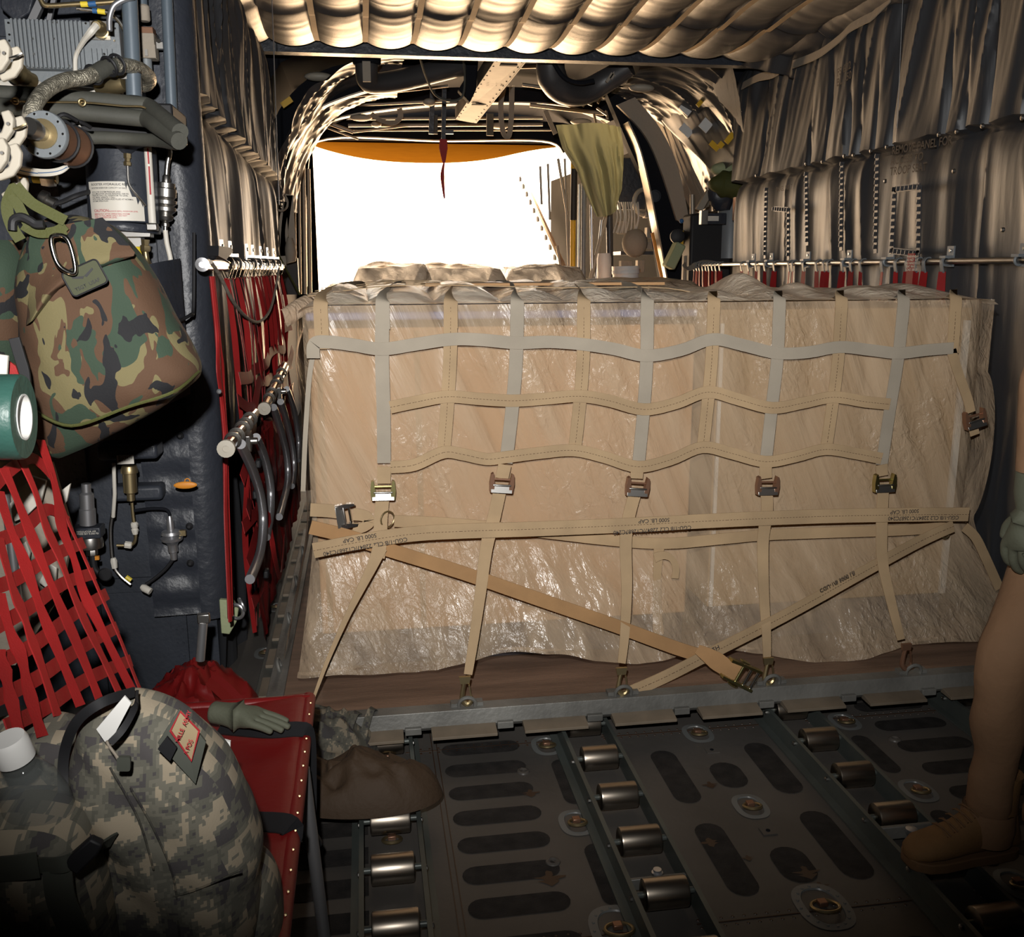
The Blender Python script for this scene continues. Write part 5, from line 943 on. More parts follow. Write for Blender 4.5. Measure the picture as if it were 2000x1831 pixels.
# digital camouflage rucksack
Yp = -1.40
t = T('rucksack', 'digital camouflage rucksack standing on the red seat', 'rucksack', tuple(V(310, 1600, Yp)))
rows = [((252, 1352), (285, 1355), Yp, .015), ((215, 1368), (330, 1375), Yp-.005, .045), ((160, 1400), (385, 1412), Yp-.01, .07), ((138, 1450), (430, 1470), Yp-.01, .09), ((132, 1530), (466, 1545), Yp-.01, .105), ((150, 1610), (490, 1620), Yp, .115), ((160, 1700), (500, 1700), Yp, .12), ((165, 1790), (498, 1790), Yp, .12), ((170, 1870), (490, 1870), Yp, .115), ((190, 1960), (470, 1960), Yp, .10)]
MB().loft(rows_smooth(rows, 8), 84, .85, (.075, 9, 5, 7)).build('main_body', 'acu', t)
MB().loft(rows_smooth([((-60, 1570), (60, 1560), Yp-.10, .03), ((-80, 1600), (150, 1590), Yp-.11, .07), ((-80, 1680), (190, 1660), Yp-.11, .09), ((-80, 1780), (215, 1770), Yp-.11, .095), ((-70, 1900), (225, 1900), Yp-.11, .09)], 6), 50, .9, (.04, 14, 6, 4)).build('side_pocket', 'acu', t)
MB().loft(rows_smooth([((480, 1665), (500, 1668), Yp+.06, .02), ((450, 1700), (530, 1710), Yp+.05, .07), ((440, 1770), (552, 1780), Yp+.05, .09), ((430, 1880), (556, 1880), Yp+.05, .09)], 6), 40, .9, (.03, 14, 6, 4)).build('lower_pouch', 'acu', t)
MB().loft(rows_smooth([((-60, 1430), (0, 1425), Yp+.12, .03), ((-80, 1445), (150, 1415), Yp+.10, .06), ((-80, 1500), (170, 1500), Yp+.08, .07), ((-80, 1600), (150, 1600), Yp+.06, .06)], 5), 40, .9, (.03, 14, 6, 4)).build('back_panel', 'acu', t)
zp = [V(a, d, Yy) for a, d, Yy in ((262, 1352, Yp-.03), (200, 1372, Yp-.075), (150, 1410, Yp-.075), (126, 1470, Yp-.06), (124, 1540, Yp-.07), (138, 1590, Yp-.10), (170, 1640, Yp-.125))]
MB().strap(zp, .014, (.3, -1, .2), .003).build('zip_tape', 'black', t)
MB().strap([V(268, 1354, Yp-.04), V(262, 1385, Yp-.085), V(240, 1425, Yp-.115), V(215, 1452, Yp-.125)], .009, N_, .004).build('open_zip', 'black', t)
b = MB().tube(cat([V(a, d, Yp-.135) for a, d in ((208, 1448), (216, 1462), (230, 1480), (234, 1490), (226, 1476), (212, 1456))], 4), .0018, 6); b.build('zip_cord', 'canvas', t); MB().prism(rrect(V(241, 1494, Yp-.137), .017, .02, .003, .1), (0, .006, 0)).build('zip_puller', 'grenyl', t)
b = MB().prism([V(a, d, yy) for a, d, yy in ((308, 1452, Yp-.100), (350, 1385, Yp-.092), (402, 1450, Yp-.085), (382, 1532, Yp-.102))], (0, .004, 0)); b.build('hook_pile_panel', 'grenyl', t)
pq = MB().prism([V(a, d, yy) for a, d, yy in ((333, 1428, Yp-.105), (352, 1390, Yp-.096), (389, 1428, Yp-.092), (374, 1487, Yp-.103))], (0, .004, 0)).build('name_tape', 'patch', t)
MB().tube([V(a, d, yy) for a, d, yy in ((333, 1428, Yp-.106), (352, 1390, Yp-.097), (389, 1428, Yp-.093), (374, 1487, Yp-.104))], .0016, 6, closed=True).build('tape_border', 'redink', pq)
A = V(352, 1432, Yp-.107); dX = (V(366, 1398, Yp-.107)-A)
text('tape_lettering', 'MILLE  ARMY', .0085, V(350, 1450, Yp-.108), dX, (V(340, 1420, Yp-.107)-V(360, 1440, Yp-.107)), 'redink', pq); text('tape_lettering', 'A POS', .0085, V(366, 1474, Yp-.108), dX, (V(340, 1420, Yp-.107)-V(360, 1440, Yp-.107)), 'redink', pq)
MB().prism([V(a, d, Yp-.112) for a, d in ((308, 1464), (326, 1440), (345, 1462), (332, 1488))], (0, .004, 0)).build('blank_patch', 'black', t)
MB().strap([V(60, 1690, Yp-.2), V(120, 1690, Yp-.215), V(150, 1675, Yp-.2), V(200, 1650, Yp-.15), V(222, 1640, Yp-.13)], .022, N_, .003).build('compression_strap', 'grenyl', t); b = MB().prism([V(a, d, Yp-.215) for a, d in ((118, 1690), (175, 1640), (200, 1652), (190, 1672), (150, 1712))], (0, .014, 0)); b.build('side_release_buckle', 'black', t, bevel=.003)
MB().strap([V(112, 1700, Yp-.21), V(120, 1760, Yp-.215), V(150, 1830, Yp-.22), V(180, 1900, Yp-.22)], .035, N_, .003).build('grey_strap', 'grenyl', t); MB().strap([V(-20, 1700, Yp-.2), V(40, 1695, Yp-.21), V(75, 1690, Yp-.21)], .035, N_, .003).build('grey_strap', 'grenyl', t)
b = MB()
for P in ([(255, 1540), (300, 1620), (340, 1720), (350, 1831)], [(215, 1500), (270, 1600), (300, 1700)], [(300, 1760), (380, 1740), (470, 1700)]): b.tube(cat([V(a, d, Yp-.121) for a, d in P], 5), .0016, 5)
b.build('seam', 'acud', t)
# paper, bottle, glove, map
tag(MB().prism([V(a, d, Yp-.105) for a, d in ((188, 1425), (243, 1360), (256, 1374), (218, 1446), (205, 1450))], (0, .003, 0)).build('white_paper', 'white'), 'white sheet of paper poking out of the rucksack top', 'paper')
t = T('water_bottle', 'clear plastic bottle with a white cap beside the rucksack', 'bottle', tuple(V(60, 1550, -1.50))); d = (V(24, 1465, -1.53)-V(105, 1640, -1.50)); a0 = V(105, 1640, -1.50); b = MB(); lathe2(b, [(.040, -.35), (.042, 0), (.040, .1), (.043, .13), (.040, .16), (.042, .3), (.043, .45), (.037, .65), (.024, .82), (.0185, .86), (.0185, 1)], a0, a0+d, 28); b.build('bottle', 'clear', t)
b = MB(); lathe2(b, [(.0235, 0), (.0235, .8), (.021, 1)], a0+d*.90, a0+d*1.12, 30); o = b.build('cap', 'white', t)
def mitten(nm, P0, dirx, up, s_, m, par, curl=.4, side=1):
    """hand-shaped glove: palm and five separate fingers; P0 wrist, dirx towards the fingers, up = back of the hand"""
    dx = Vector(dirx).normalized(); uz = Vector(up); uz = (uz-dx*uz.dot(dx)).normalized(); uy = dx.cross(uz)*side
    me = bpy.data.meshes.new(nm); vs = [P0]; es = []; rad = [.030*s_]
    def addv(p, r, par_): vs.append(p); rad.append(r); es.append((par_, len(vs)-1)); return len(vs)-1
    p1 = addv(P0+dx*.035*s_, .030*s_, 0); p2 = addv(P0+dx*.06*s_, .032*s_, p1)
    for k, (off, L) in enumerate(((.030, .070), (.010, .080), (-.010, .076), (-.029, .060))):
        kn = addv(P0+dx*(.092-.004*abs(k-1))*s_+uy*off*s_, .0115*s_, p2); d_ = dx; pv = kn; pp = vs[kn]
        for j, fr_ in enumerate((.42, .32, .26)):
            ang = curl*(1+j*.9+.15*k); dd = dx*math.cos(ang)-uz*math.sin(ang); pp = pp+dd*L*fr_*s_; pv = addv(pp, (.0098-.0008*j)*s_, pv)
    t0 = addv(P0+dx*.035*s_+uy*.032*s_-uz*.006*s_, .0135*s_, p1); t1 = addv(vs[t0]+(dx*.030+uy*.020-uz*.012)*s_, .0118*s_, t0); addv(vs[t1]+(dx*.028+uy*.004-uz*.010)*s_, .0105*s_, t1)
    w0 = addv(P0-dx*.04*s_, .029*s_, 0)
    me.from_pydata([tuple(v) for v in vs], es, []); me.materials.append(M[m]); o = bpy.data.objects.new(nm, me); C.objects.link(o)
    sk = o.modifiers.new('sk', 'SKIN'); sk.use_smooth_shade = True; me.skin_vertices[0].data[0].use_root = True
    for i, r in enumerate(rad): me.skin_vertices[0].data[i].radius = (r, r)
    o.modifiers.new('ss', 'SUBSURF').levels = 2; o.modifiers['ss'].render_levels = 2
    if par is not None:
        o.parent = par
        if par.get('_w'): o.matrix_parent_inverse = Matrix.Translation(-Vector(par.location))
    return o
g = mitten('glove', U(440, 1395, 2, .50), (.95, -.35, -.05), (0, 0, 1), .9, 'glove', None, .12, -1); tag(g, 'dark empty glove lying on the red seat', 'glove')
tag(MB().prism([V(a, d, Yp+.18) for a, d in ((398, 1448), (412, 1440), (450, 1450), (448, 1520), (436, 1490))], (0, .006, 0)).build('folded_map', 'white'), 'crumpled white paper between the rucksack and the red seat', 'paper')
# gear on the floor behind the seat
def mound(cx, cy, rx, ry, h, seed, rot=0, z0=.004, rough=.35):
    def fn(u, v):
        a = u*2*math.pi; x0 = rx*v*np.cos(a); y0 = ry*v*np.sin(a); x = cx+x0*math.cos(rot)-y0*math.sin(rot); y = cy+x0*math.sin(rot)+y0*math.cos(rot)
        return x, y, z0+h*(1-v**2.2).clip(0, 1)**.6*(1-rough+rough*2*fbm(x*11, y*11, seed))+.03*(1-np.abs(2*fbm(x*14+y*6, y*9, seed+2)-1))**2*(1-v)
    return fn
p = U(655, 1440, 2, .1); t = T('armour_vest', 'grey digital camouflage vest lying behind the red seat', 'vest', (p.x, p.y, 0)); MB().grid(mound(p.x-.03, p.y+.0, .16, .20, .17, 170, -.5), 60, 20).build('body', 'acud', t)
for i in range(5):
    b = MB().strap([(p.x-.14+.05*i, p.y-.16+.02*i, .05), (p.x-.09+.05*i, p.y-.05+.02*i, .165), (p.x-.04+.045*i, p.y+.10, .09)], .022, (.1, -.4, 1), .003); b.build('webbing_row', 'acud', t)
p = U(715, 1530, 2, .08); t = T('brown_pack', 'brown nylon pack with pouches lying on the left roller conveyor', 'pack', (p.x, p.y, 0)); MB().grid(mound(p.x-.04, p.y-.05, .25, .13, .09, 180, -.2, .085, .7), 70, 22).build('body', 'coyote', t)
for i in range(5): MB().box((p.x-.20+.06*i, p.y-.04+.02*math.sin(i*2), .165-.012*abs(i-2)), (.045, .035, .03), Euler((.4, .3*math.sin(i), .3)).to_matrix()).build('pouch', 'coyote', t, bevel=.008)
MB().strap([U(a, d, 2, zz) for a, d, zz in ((760, 1480, .16), (800, 1500, .12), (812, 1530, .11), (842, 1525, .1))], .03, (0, -.4, 1), .006).build('strap', 'coyote', t)
# ================================================================== RIGHT WALL RAIL AND STRAPS
XW = 1.50; ZR = 1.507
RA = Vector((XW, 4.42, ZR)); RB = Vector((XW, -.6, ZR))
tt = T('seat_rail', 'steel rail running along the right wall with brackets and hooks', 'rail', (XW, 2, ZR)); MB().cyl(RB, RA, .0135, 16).build('tube', 'alu', tt)
for px in (1466, 1501, 1572, 1652, 1733, 1848, 1990, 2140):
    c = U(px, 508, 0, XW); c.z = ZR; b = MB().box(c+Vector((.02, 0, .02)), (.008, .05, .09)).box(c+Vector((0, 0, .018)), (.04, .045, .012)).ring(c, Y1, .018, .006, 16, 6); o = b.build('wall_bracket', 'boxgrey', tt, bevel=.001); MB().lathe([(.008, 0), (.006, .003)], c+Vector((.015, 0, .045)), (-1, 0, 0), 10).build('bolt', 'alu', o)
t = T('troop_seat', 'folded seat with red webbing straps hooked on the right wall rail', 'seat', (XW, 2, ZR-.2)); random.seed(21)
xs = [1400+x/2.953 for x in (155, 195, 240, 290, 345, 430, 450, 515, 590, 632, 655, 740, 790, 845, 970, 1050, 1115, 1165, 1215, 1320)]
ysx = [U(px, 512, 0, XW).y for px in xs]+[3.80, 3.88, 3.95, 4.02, 4.08, 4.15, 4.22, 4.28, 4.34]
for k, y in enumerate(ysx):
    c = Vector((XW, y, ZR)); b = MB().strap([c+Vector((-.008, 0, .017)), c+Vector((-.020, 0, .0)), c+Vector((-.016, 0, -.03)), c+Vector((-.010, 0, -.05))], .022, (-1, 0, 0), .004).strap([c+Vector((.018, 0, .0)), c+Vector((.008, 0, .018)), c+Vector((-.010, 0, .014))], .016, (0, 0, 1), .004); o = b.build('hook', 'boxgrey', t)
    j = random.uniform(-.05, .05); w_ = random.choice((.03, .038, .045, .05)); P = [(XW-.012, y, ZR-.045), (XW-.01, y+j*.3, ZR-.16), (XW+.01, y+j, ZR-.32), (XW+.0, y+j*1.6, ZR-.6)]
    MB().strap(P, [w_*.7, w_, w_*.8], (-1, random.uniform(-.7, .3), 0), .0025).build('strap', 'red', t); 
c = U(1775, 560, 0, XW-.03); MB().box(c+Vector((0, 0, .02)), (.004, .055, .26)).build('label_panel', 'red', t); text('label_text', 'WARNING\nDO NOT USE\nAS HANDHOLD\nSEAT MAX\nLOAD 300 LB', .016, c+Vector((-.005, .026, .13)), (0, -1, 0), Z1, 'offw', t)
tag(MB().cyl(U(1764, -10, 0, 1.42), U(1752, 250, 0, 1.45), .0012, 6).build('cable', 'boxgrey'), 'thin bright cable hanging against the right wall', 'cable')
# stencils, laced access flaps, snaps and the hem cord of the wall blanket
text('stencil', 'REMOVE PANEL FOR\nACCESS TO\nTROOP SEAT', .052, U(1742, 302, 0, 1.50), (0, -1, -.02), Z1, 'ink', wr); text('stencil', 'FS 602\nBL 150', .055, U(1635, 150, 0, 1.50), (0, -1, .1), Z1, 'ink', wr); text('stencil', 'PANEL NO 7', .04, U(1516, 375, 0, 1.5), (0, -1, 0), Z1, 'ink', wr)
def lace(P, nm='flap_edge'):
    b = MB(); Q = [U(a, c, 0, 1.505) for a, c in P]; b.strap(Q, .03, (-1, 0, 0), .006, smooth=False)
    for a, c in zip(Q, Q[1:]):
        n = max(1, int((c-a).length/.03))
        for i in range(n): b.bar(a.lerp(c, i/n)+Vector((-.001, 0, .010)), a.lerp(c, i/n)+Vector((-.001, .004, -.010)), .024, .006)
    b.build(nm, 'quilt', wr)
lace([(1748, 370), (1796, 364)]); lace([(1748, 370), (1742, 490)]); lace([(1796, 366), (1794, 494)]); lace([(1742, 490), (1796, 496)]); lace([(1512, 408), (1540, 410)]); lace([(1540, 410), (1540, 508)]); lace([(1575, 340), (1577, 480)]); lace([(1714, 305), (1710, 495)]); lace([(1497, 370), (1494, 505)]); lace([(1645, 320), (1643, 490)])
b = MB()
for px, py in ((1478, 343), (1575, 320), (1607, 316), (1650, 305), (1668, 303), (1702, 295), (1733, 287), (1835, 263), (1870, 257), (1920, 246), (1998, 230), (1730, 354), (1646, 367), (1643, 466), (1960, 449), (1864, 334)): b.lathe([(.010, 0), (.010, .006), (.005, .010)], U(px, py, 0, 1.515), (-1, 0, 0), 12)
b.build('snaps', 'alu', wr)
b = MB(); Ph = [U(a, c, 0, 1.52) for a, c in ((1740, -5), (1705, 30), (1690, 38), (1660, 55), (1640, 75), (1600, 105), (1560, 122), (1535, 130), (1510, 145), (1480, 152), (1450, 168))]; b.strap(Ph, .05, (-1, 0, .3), .006); b.build('hem_band', 'canvas', wr)
def tri(u, v):
    A, B_, D = U(1445, 128, 1, 3.28), U(1548, 60, 1, 2.9), U(1560, 150, 0, 1.5); g = lambda i: A[i]*(1-v)+(B_[i]*(1-u)+D[i]*u)*v
    return g(0)+.03*np.sin(v*14+u*4)*v, g(1), g(2)-.03*np.sin(u*9)*v
tag(MB().grid(tri, 40, 40).build('corner_blanket', 'quilt'), 'gathered piece of blanket in the upper right corner of the crossbeam', 'blanket')
# ================================================================== PERSON AT THE RIGHT EDGE
YP = -.80; Pp = lambda a, c, Y=YP: U(a, c, 1, Y)
t = T('person', 'standing person in a tan flight suit, green gloves and tan boots at the right edge', 'person', (.62, -.75, 0))
def skinm(nm, chains, m, sub=2, par=t):
    me = bpy.data.meshes.new(nm); vs = []; es = []; rr = []
    for ch in chains:
        prev = None
        for it in ch:
            if isinstance(it, int): prev = it; continue
            p, r = it; vs.append(tuple(p)); rr.append(r if hasattr(r, '__len__') else (r, r))
            if prev is not None: es.append((prev, len(vs)-1))
            prev = len(vs)-1
    me.from_pydata(vs, es, []); me.materials.append(M[m]); o = bpy.data.objects.new(nm, me); C.objects.link(o); sk = o.modifiers.new('sk', 'SKIN'); sk.use_smooth_shade = True; sk.branch_smoothing = .6
    me.skin_vertices[0].data[0].use_root = True
    for i, r in enumerate(rr): me.skin_vertices[0].data[i].radius = r
    s_ = o.modifiers.new('ss', 'SUBSURF'); s_.levels = s_.render_levels = sub; o.parent = par; o.matrix_parent_inverse = Matrix.Translation(-Vector(par.location)); return o
ank = Pp(1930, 1610, -.86); kn = Pp(1968, 1275, -.90); hip = Vector((.66, -.80, .93)); pel = Vector((.74, -.74, .98))
kn2 = Vector((.84, -.62, .52)); an2 = Vector((.86, -.55, .12)); hp2 = Vector((.83, -.70, .93))
che = Vector((.76, -.74, 1.30)); nk = Vector((.76, -.75, 1.50)); hd = Vector((.755, -.77, 1.63)); sl = Vector((.60, -.80, 1.42)); sr = Vector((.92, -.68, 1.42)); el = Pp(2040, 740, -.88); wrp = Pp(2020, 990, -.92); er = Vector((1.0, -.66, 1.13)); wr2 = Vector((1.0, -.76, .90))
def body(ch_scale, head):
    s_ = ch_scale; R3 = lambda r: r*s_
    c1 = [(pel, (R3(.13), R3(.11)))]; 
    chains = [[(pel, (.15*s_, .115*s_)), ((pel+che)/2, (.14*s_, .105*s_)), (che, (.155*s_, .11*s_)), (nk-Vector((0, 0, .04)), (.07*s_, .065*s_))]+([(nk, .056), (nk+Vector((0, -.005, .05)), .055)] if head else []),
     [0, (hip, .10*s_), (hip.lerp(kn, .5), .086*s_), (kn, .068*s_), (kn.lerp(ank, .35), .062*s_), (ank.lerp(kn, .15), .048*s_), (ank, .046*s_)], [0, (hp2, .10*s_), (hp2.lerp(kn2, .5), .086*s_), (kn2, .066*s_), (kn2.lerp(an2, .4), .060*s_), (an2, .046*s_)],
     [2, (sl, .065*s_), (sl.lerp(el, .5), .056*s_), (el, .050*s_), (el.lerp(wrp, .5), .047*s_), (wrp, .036*s_)], [2, (sr, .065*s_), (sr.lerp(er, .5), .056*s_), (er, .050*s_), (er.lerp(wr2, .5), .045*s_), (wr2, .036*s_)]]
    return chains
skinm('body', body(.70, 1), 'skin'); su = skinm('flight_suit', body(1.04, 0), 'suit')
tx = bpy.data.textures.new('cloth_folds', 'CLOUDS'); tx.noise_scale = .15; tx.noise_depth = 1; dm = su.modifiers.new('d', 'DISPLACE'); dm.texture = tx; dm.strength = .032; dm.mid_level = .5; dm.texture_coords = 'LOCAL'
hb = MB().ball(hd, (.078, .095, .118), 24, 18, fn=lambda q: Vector((q.x*(1-.22*max(0, -q.z/.118)), q.y*(1-.1*max(0, -q.z/.118))-(.012 if (abs(q.x) < .012 and q.y < -.05 and abs(q.z) < .03) else 0), q.z)))
head = hb.build('head', 'skin', t); b = MB().prism([hd+Vector(q) for q in ((-.011, -.088, -.022), (.011, -.088, -.022), (0, -.09, .02))], (0, -.022, 0)); b.build('nose', 'skin', head, bevel=.004)
for s_ in (-1, 1): MB().ball(hd+Vector((s_*.03, -.084, .018)), .011, 12, 8).build('eye', 'white', head); MB().ball(hd+Vector((s_*.078, 0, 0)), (.012, .02, .032), 12, 8).build('ear', 'skin', head)
MB().ball(hd+Vector((0, -.083, -.05)), (.024, .010, .007), 12, 8).build('mouth', 'redv', head); MB().ball(hd+Vector((0, .012, .022)), (.083, .094, .105), 24, 14).build('hair', 'hair', head)
# leg pocket, zip, boots, gloves
q = MB().prism([Pp(a, c, -.875) for a, c in ((1926, 1490), (1962, 1488), (1964, 1580), (1930, 1580))], (0, .01, 0)).build('calf_pocket', 'suit', su); MB().bar(Pp(1938, 1492, -.878), Pp(1937, 1530, -.878), .005, .003, Y1).build('pocket_slot', 'black', q)
b = MB(); b.tube([Pp(1936, 1500, -.878), Pp(1934, 1600, -.872), Pp(1932, 1640, -.868)], .0016, 6).prism([Pp(a, c, -.875) for a, c in ((1928, 1625), (1935, 1623), (1933, 1652), (1927, 1652))], (0, .004, 0)); b.build('leg_zip', 'black', su)
def boot(nm, A, dirv, par, zb=0):
    """A: ankle point; foot points along dirv"""
    d = Vector(dirv).normalized(); s_ = d.cross(Z1); o = Vector((A.x, A.y, 0)); zf = .02; o.z = zb
    def P(f, w_, z): return o+d*f+s_*w_+Vector((0, 0, z))
    secs = [(-.075, .024, .085, .030), (-.055, .034, .16, .035), (-.02, .038, .19, .036), (.02, .040, .17, .037), (.06, .041, .125, .036), (.10, .046, .092, .034), (.14, .050, .078, .036), (.18, .047, .068, .036), (.205, .034, .052, .030), (.215, .018, .04, .02)]
    b = MB(); n = 20; vs = []
    S = []
    for a_, c_ in zip(secs, secs[1:]):
        for k in range(3): S.append([a_[i]+(c_[i]-a_[i])*k/3 for i in range(4)])
    S.append(list(secs[-1])); 
    for f, w_, h, _ in S:
        for j in range(n):
            a = 2*math.pi*j/n; ca, sa = math.cos(a), math.sin(a); x = w_*math.copysign(abs(ca)**.7, ca); z = zf+(h-zf)*(.5+.5*math.copysign(abs(sa)**.75, sa)); x *= 1-.35*max(0, sa)*(1 if h > .1 else .6)
            vs.append(P(f, x, z+.0))
    m = len(S); fs = [(i*n+j, (i+1)*n+j, (i+1)*n+(j+1) % n, i*n+(j+1) % n) for i in range(m-1) for j in range(n)]+[tuple(range(n)), tuple((m-1)*n+j for j in range(n))[::-1]]
    b.add(vs, fs); bo = b.build(nm, 'boot', par)
    MB().tube([P(-.015, 0, .13), P(-.018, 0, .18), P(-.02, 0, .225)], [.050, .047, .050], 22).build('boot_shaft', 'boot', bo)
    b = MB(); pts = [P(f, w_*1.08, 0) for f, w_, h, _ in S]+[P(f, -w_*1.08, 0) for f, w_, h, _ in S[::-1]]; b.prism(pts, (0, 0, .026)); b.build('sole', 'sole', bo, bevel=.003)
    b = MB()
    for k in range(6):
        f = .045+.017*k; z = .150-.011*k; b.tube([P(f-.01, -.030, z-.012), P(f, -.012, z), P(f+.006, .012, z-.001), P(f+.0, .030, z-.013)], .0022, 6); b.tube([P(f-.01, .030, z-.012), P(f+.003, 0, z+.001), P(f+.0, -.030, z-.013)], .0018, 6)
    b.build('laces', 'sole', bo); return bo
toe = U(1790, 1722, 2, 0.08); heel = U(1965, 1700, 2, .08)
fa = Vector((ank.x, ank.y, 0)); boot('boot', fa, (toe.x-heel.x, toe.y-heel.y, 0), t, .06); boot('boot', Vector((an2.x, an2.y, 0)), (-.5, -.6, 0), t)
MB().tube([ank+Vector((.0, .004, .045)), ank+Vector((0, .004, .0)), ank+Vector((0, .006, -.035))], [.060, .064, .060], 26, caps=False).build('trouser_hem', 'suit', su)
hnd = mitten('glove', wrp, (-.20, .12, -1), (-1, -.25, .1), 1.12, 'glove', t, .42, 1)
MB().tube([wrp+Vector((.004, 0, .075)), wrp+Vector((.002, 0, .03)), wrp+Vector((0, 0, -.01))], [.048, .046, .036], 22).build('glove_cuff', 'glove', hnd)
hn2 = mitten('glove', wr2, (0, -.15, -1), (1, -.2, .1), 1.1, 'glove', t, .3, -1)
# ================================================================== RAMP BAY CLUTTER
def cylp(px0, py0, px1, py1, Y, r, m, nm, lab, ct, Y2=None):
    o = MB().cyl(V(px0, py0, Y), V(px1, py1, Y if Y2 is None else Y2), r, 12).build(nm, m); return tag(o, lab, ct)
# overhead channel beam
t = T('roof_channel', 'pale perforated channel beam hanging lengthwise under the ramp bay roof', 'beam', tuple(U(960, 170, 2, 2.6)))
A0, A1, B0, B1 = U(975, 108, 2, 2.72), U(1030, 112, 2, 2.72), U(890, 236, 2, 2.62), U(928, 241, 2, 2.62)
A0, A1 = V(972, 110, 3.5), V(1032, 112, 3.5); B0, B1 = V(889, 234, 5.3), V(928, 241, 5.3)
b = MB().prism([A0, A1, B1, B0], (0, 0, .012)); b.prism([A0, B0, B0+Vector((0, 0, .10)), A0+Vector((0, 0, .10))], (.012, 0, 0)).prism([A1, B1, B1+Vector((0, 0, .05)), A1+Vector((0, 0, .05))], (.012, 0, 0)); b.build('channel', 'beamp', t, smooth=False, bevel=.003)
b = MB()
for f in (.10, .68): c = A0.lerp(B0, f).lerp(A1.lerp(B1, f), .55); b.box(c+Vector((0, 0, -.001)), (.11, .045, .004))
for f in [i/16 for i in range(17)]:
    for g_ in (.08, .92): c = A0.lerp(B0, f).lerp(A1.lerp(B1, f), g_); b.lathe([(.006, 0), (.006, .002)], c, (0, 0, -1), 8)
b.build('slots', 'darkm', t); text('channel_marking', '7 - I T B E', .05, A0.lerp(B0, .38).lerp(A1.lerp(B1, .38), .25)+Vector((0, 0, -.004)), (A1-A0), (A0-B0), 'ink', t)
# ducts
t = T('air_duct', 'quilted silver duct elbow hanging left of the channel beam', 'duct', tuple(V(717, 145, 3.8))); MB().tube(cat([V(716, 112, 3.75), V(716, 135, 3.75), V(718, 155, 3.8), V(735, 163, 3.85), V(790, 155, 3.95), V(900, 128, 4.1)], 6), [.075, .072, .07, .065, .07, .07], 20).build('duct', 'quilt', t); MB().lathe([(.09, 0), (.09, .05), (.08, .06)], V(716, 108, 3.75), (0, 0, -1), 24).build('collar', 'darkm', t); MB().box(V(716, 140, 3.66), (.05, .02, .12)).build('ribbed_label', 'canvas', t)
t = T('air_duct', 'wrapped duct hanging right of the channel beam', 'duct', tuple(V(1120, 150, 3.9))); MB().tube(cat([V(1075, 115, 3.8), V(1078, 150, 3.85), V(1100, 178, 3.9), V(1140, 180, 4.0), V(1180, 160, 4.0), V(1230, 128, 3.9)], 6), [.09, .10, .085, .085, .08, .07], 20).build('duct', 'quilt', t); b = MB()
for i in range(6): b.box(V(1190+8*i, 152-6*i, 3.9), (.02, .02, .07), Matrix.Rotation(.6, 3, 'Y'))
b.build('lacing', 'canvas', t); MB().tube(cat([V(1080, 120, 3.7), V(1100, 150, 3.7), V(1130, 162, 3.7), V(1160, 158, 3.7)], 5), .015, 8).build('black_hose', 'darkm', t)
tag(MB().tube(cat([V(820, 112, 3.6), V(832, 150, 3.8), V(850, 185, 4), V(880, 197, 4), V(903, 188, 4), V(908, 150, 4), V(905, 115, 3.9)], 6), .008, 8).build('hanging_cable', 'rubber'), 'black cable sagging under the roof left of the channel beam', 'cable')
tag(MB().prism([V(a, c, 4.2) for a, c in ((905, 110), (935, 110), (930, 175), (918, 200), (895, 175), (910, 150))], (0, .1, 0)).build('roof_box', 'darkm', bevel=.01), 'dark box fitting beside the channel beam', 'box')
# streamer
t = T('red_streamer', 'red warning streamer hanging in the bright opening', 'streamer', tuple(V(866, 300, 5.4))); MB().strap([V(866, 272, 5.4), V(866, 290, 5.4), V(867, 318, 5.4)], [.06, .07, .02], N_, .003).build('upper_ribbon', 'red', t); MB().strap([V(867, 318, 5.4), V(864, 345, 5.4), V(868, 388, 5.42)], [.012, .035, .012], N_, .003).build('lower_ribbon', 'red', t)
b = MB().bar(V(845, 175, 5.4), V(842, 262, 5.4), .04, .02, Y1).bar(V(868, 170, 5.4), V(866, 272, 5.4), .035, .02, Y1).box(V(875, 258, 5.4), (.09, .03, .03)); tag(b.build('hanger', 'slate2'), 'dark hanger holding the red streamer', 'hanger')
for k, (px, ya, yb) in enumerate(((848, 225, 262), (957, 222, 265))): tag(MB().bar(V(px, ya, 5.8), V(px, yb, 5.8), .06, .02, Y1).build('hanging_strap', 'rubber'), ('short dark strap left of the red streamer', 'short dark strap right of the red streamer')[k], 'strap')
for k, P in enumerate((((985, 165), (978, 205), (982, 255), (992, 268), (998, 240), (1000, 170)), ((725, 222), (745, 236), (770, 240), (782, 228), (780, 212)), ((1065, 215), (1075, 240), (1085, 262)))): tag(MB().strap([V(a, c, 5.6) for a, c in P], .045, (0, -.6, .5), .004).build('hanging_strap', 'canvas'), ('looped tan strap hanging right of the channel beam', 'pale looped strap under the left roof', 'short tan strap above the green cloth')[k], 'strap')
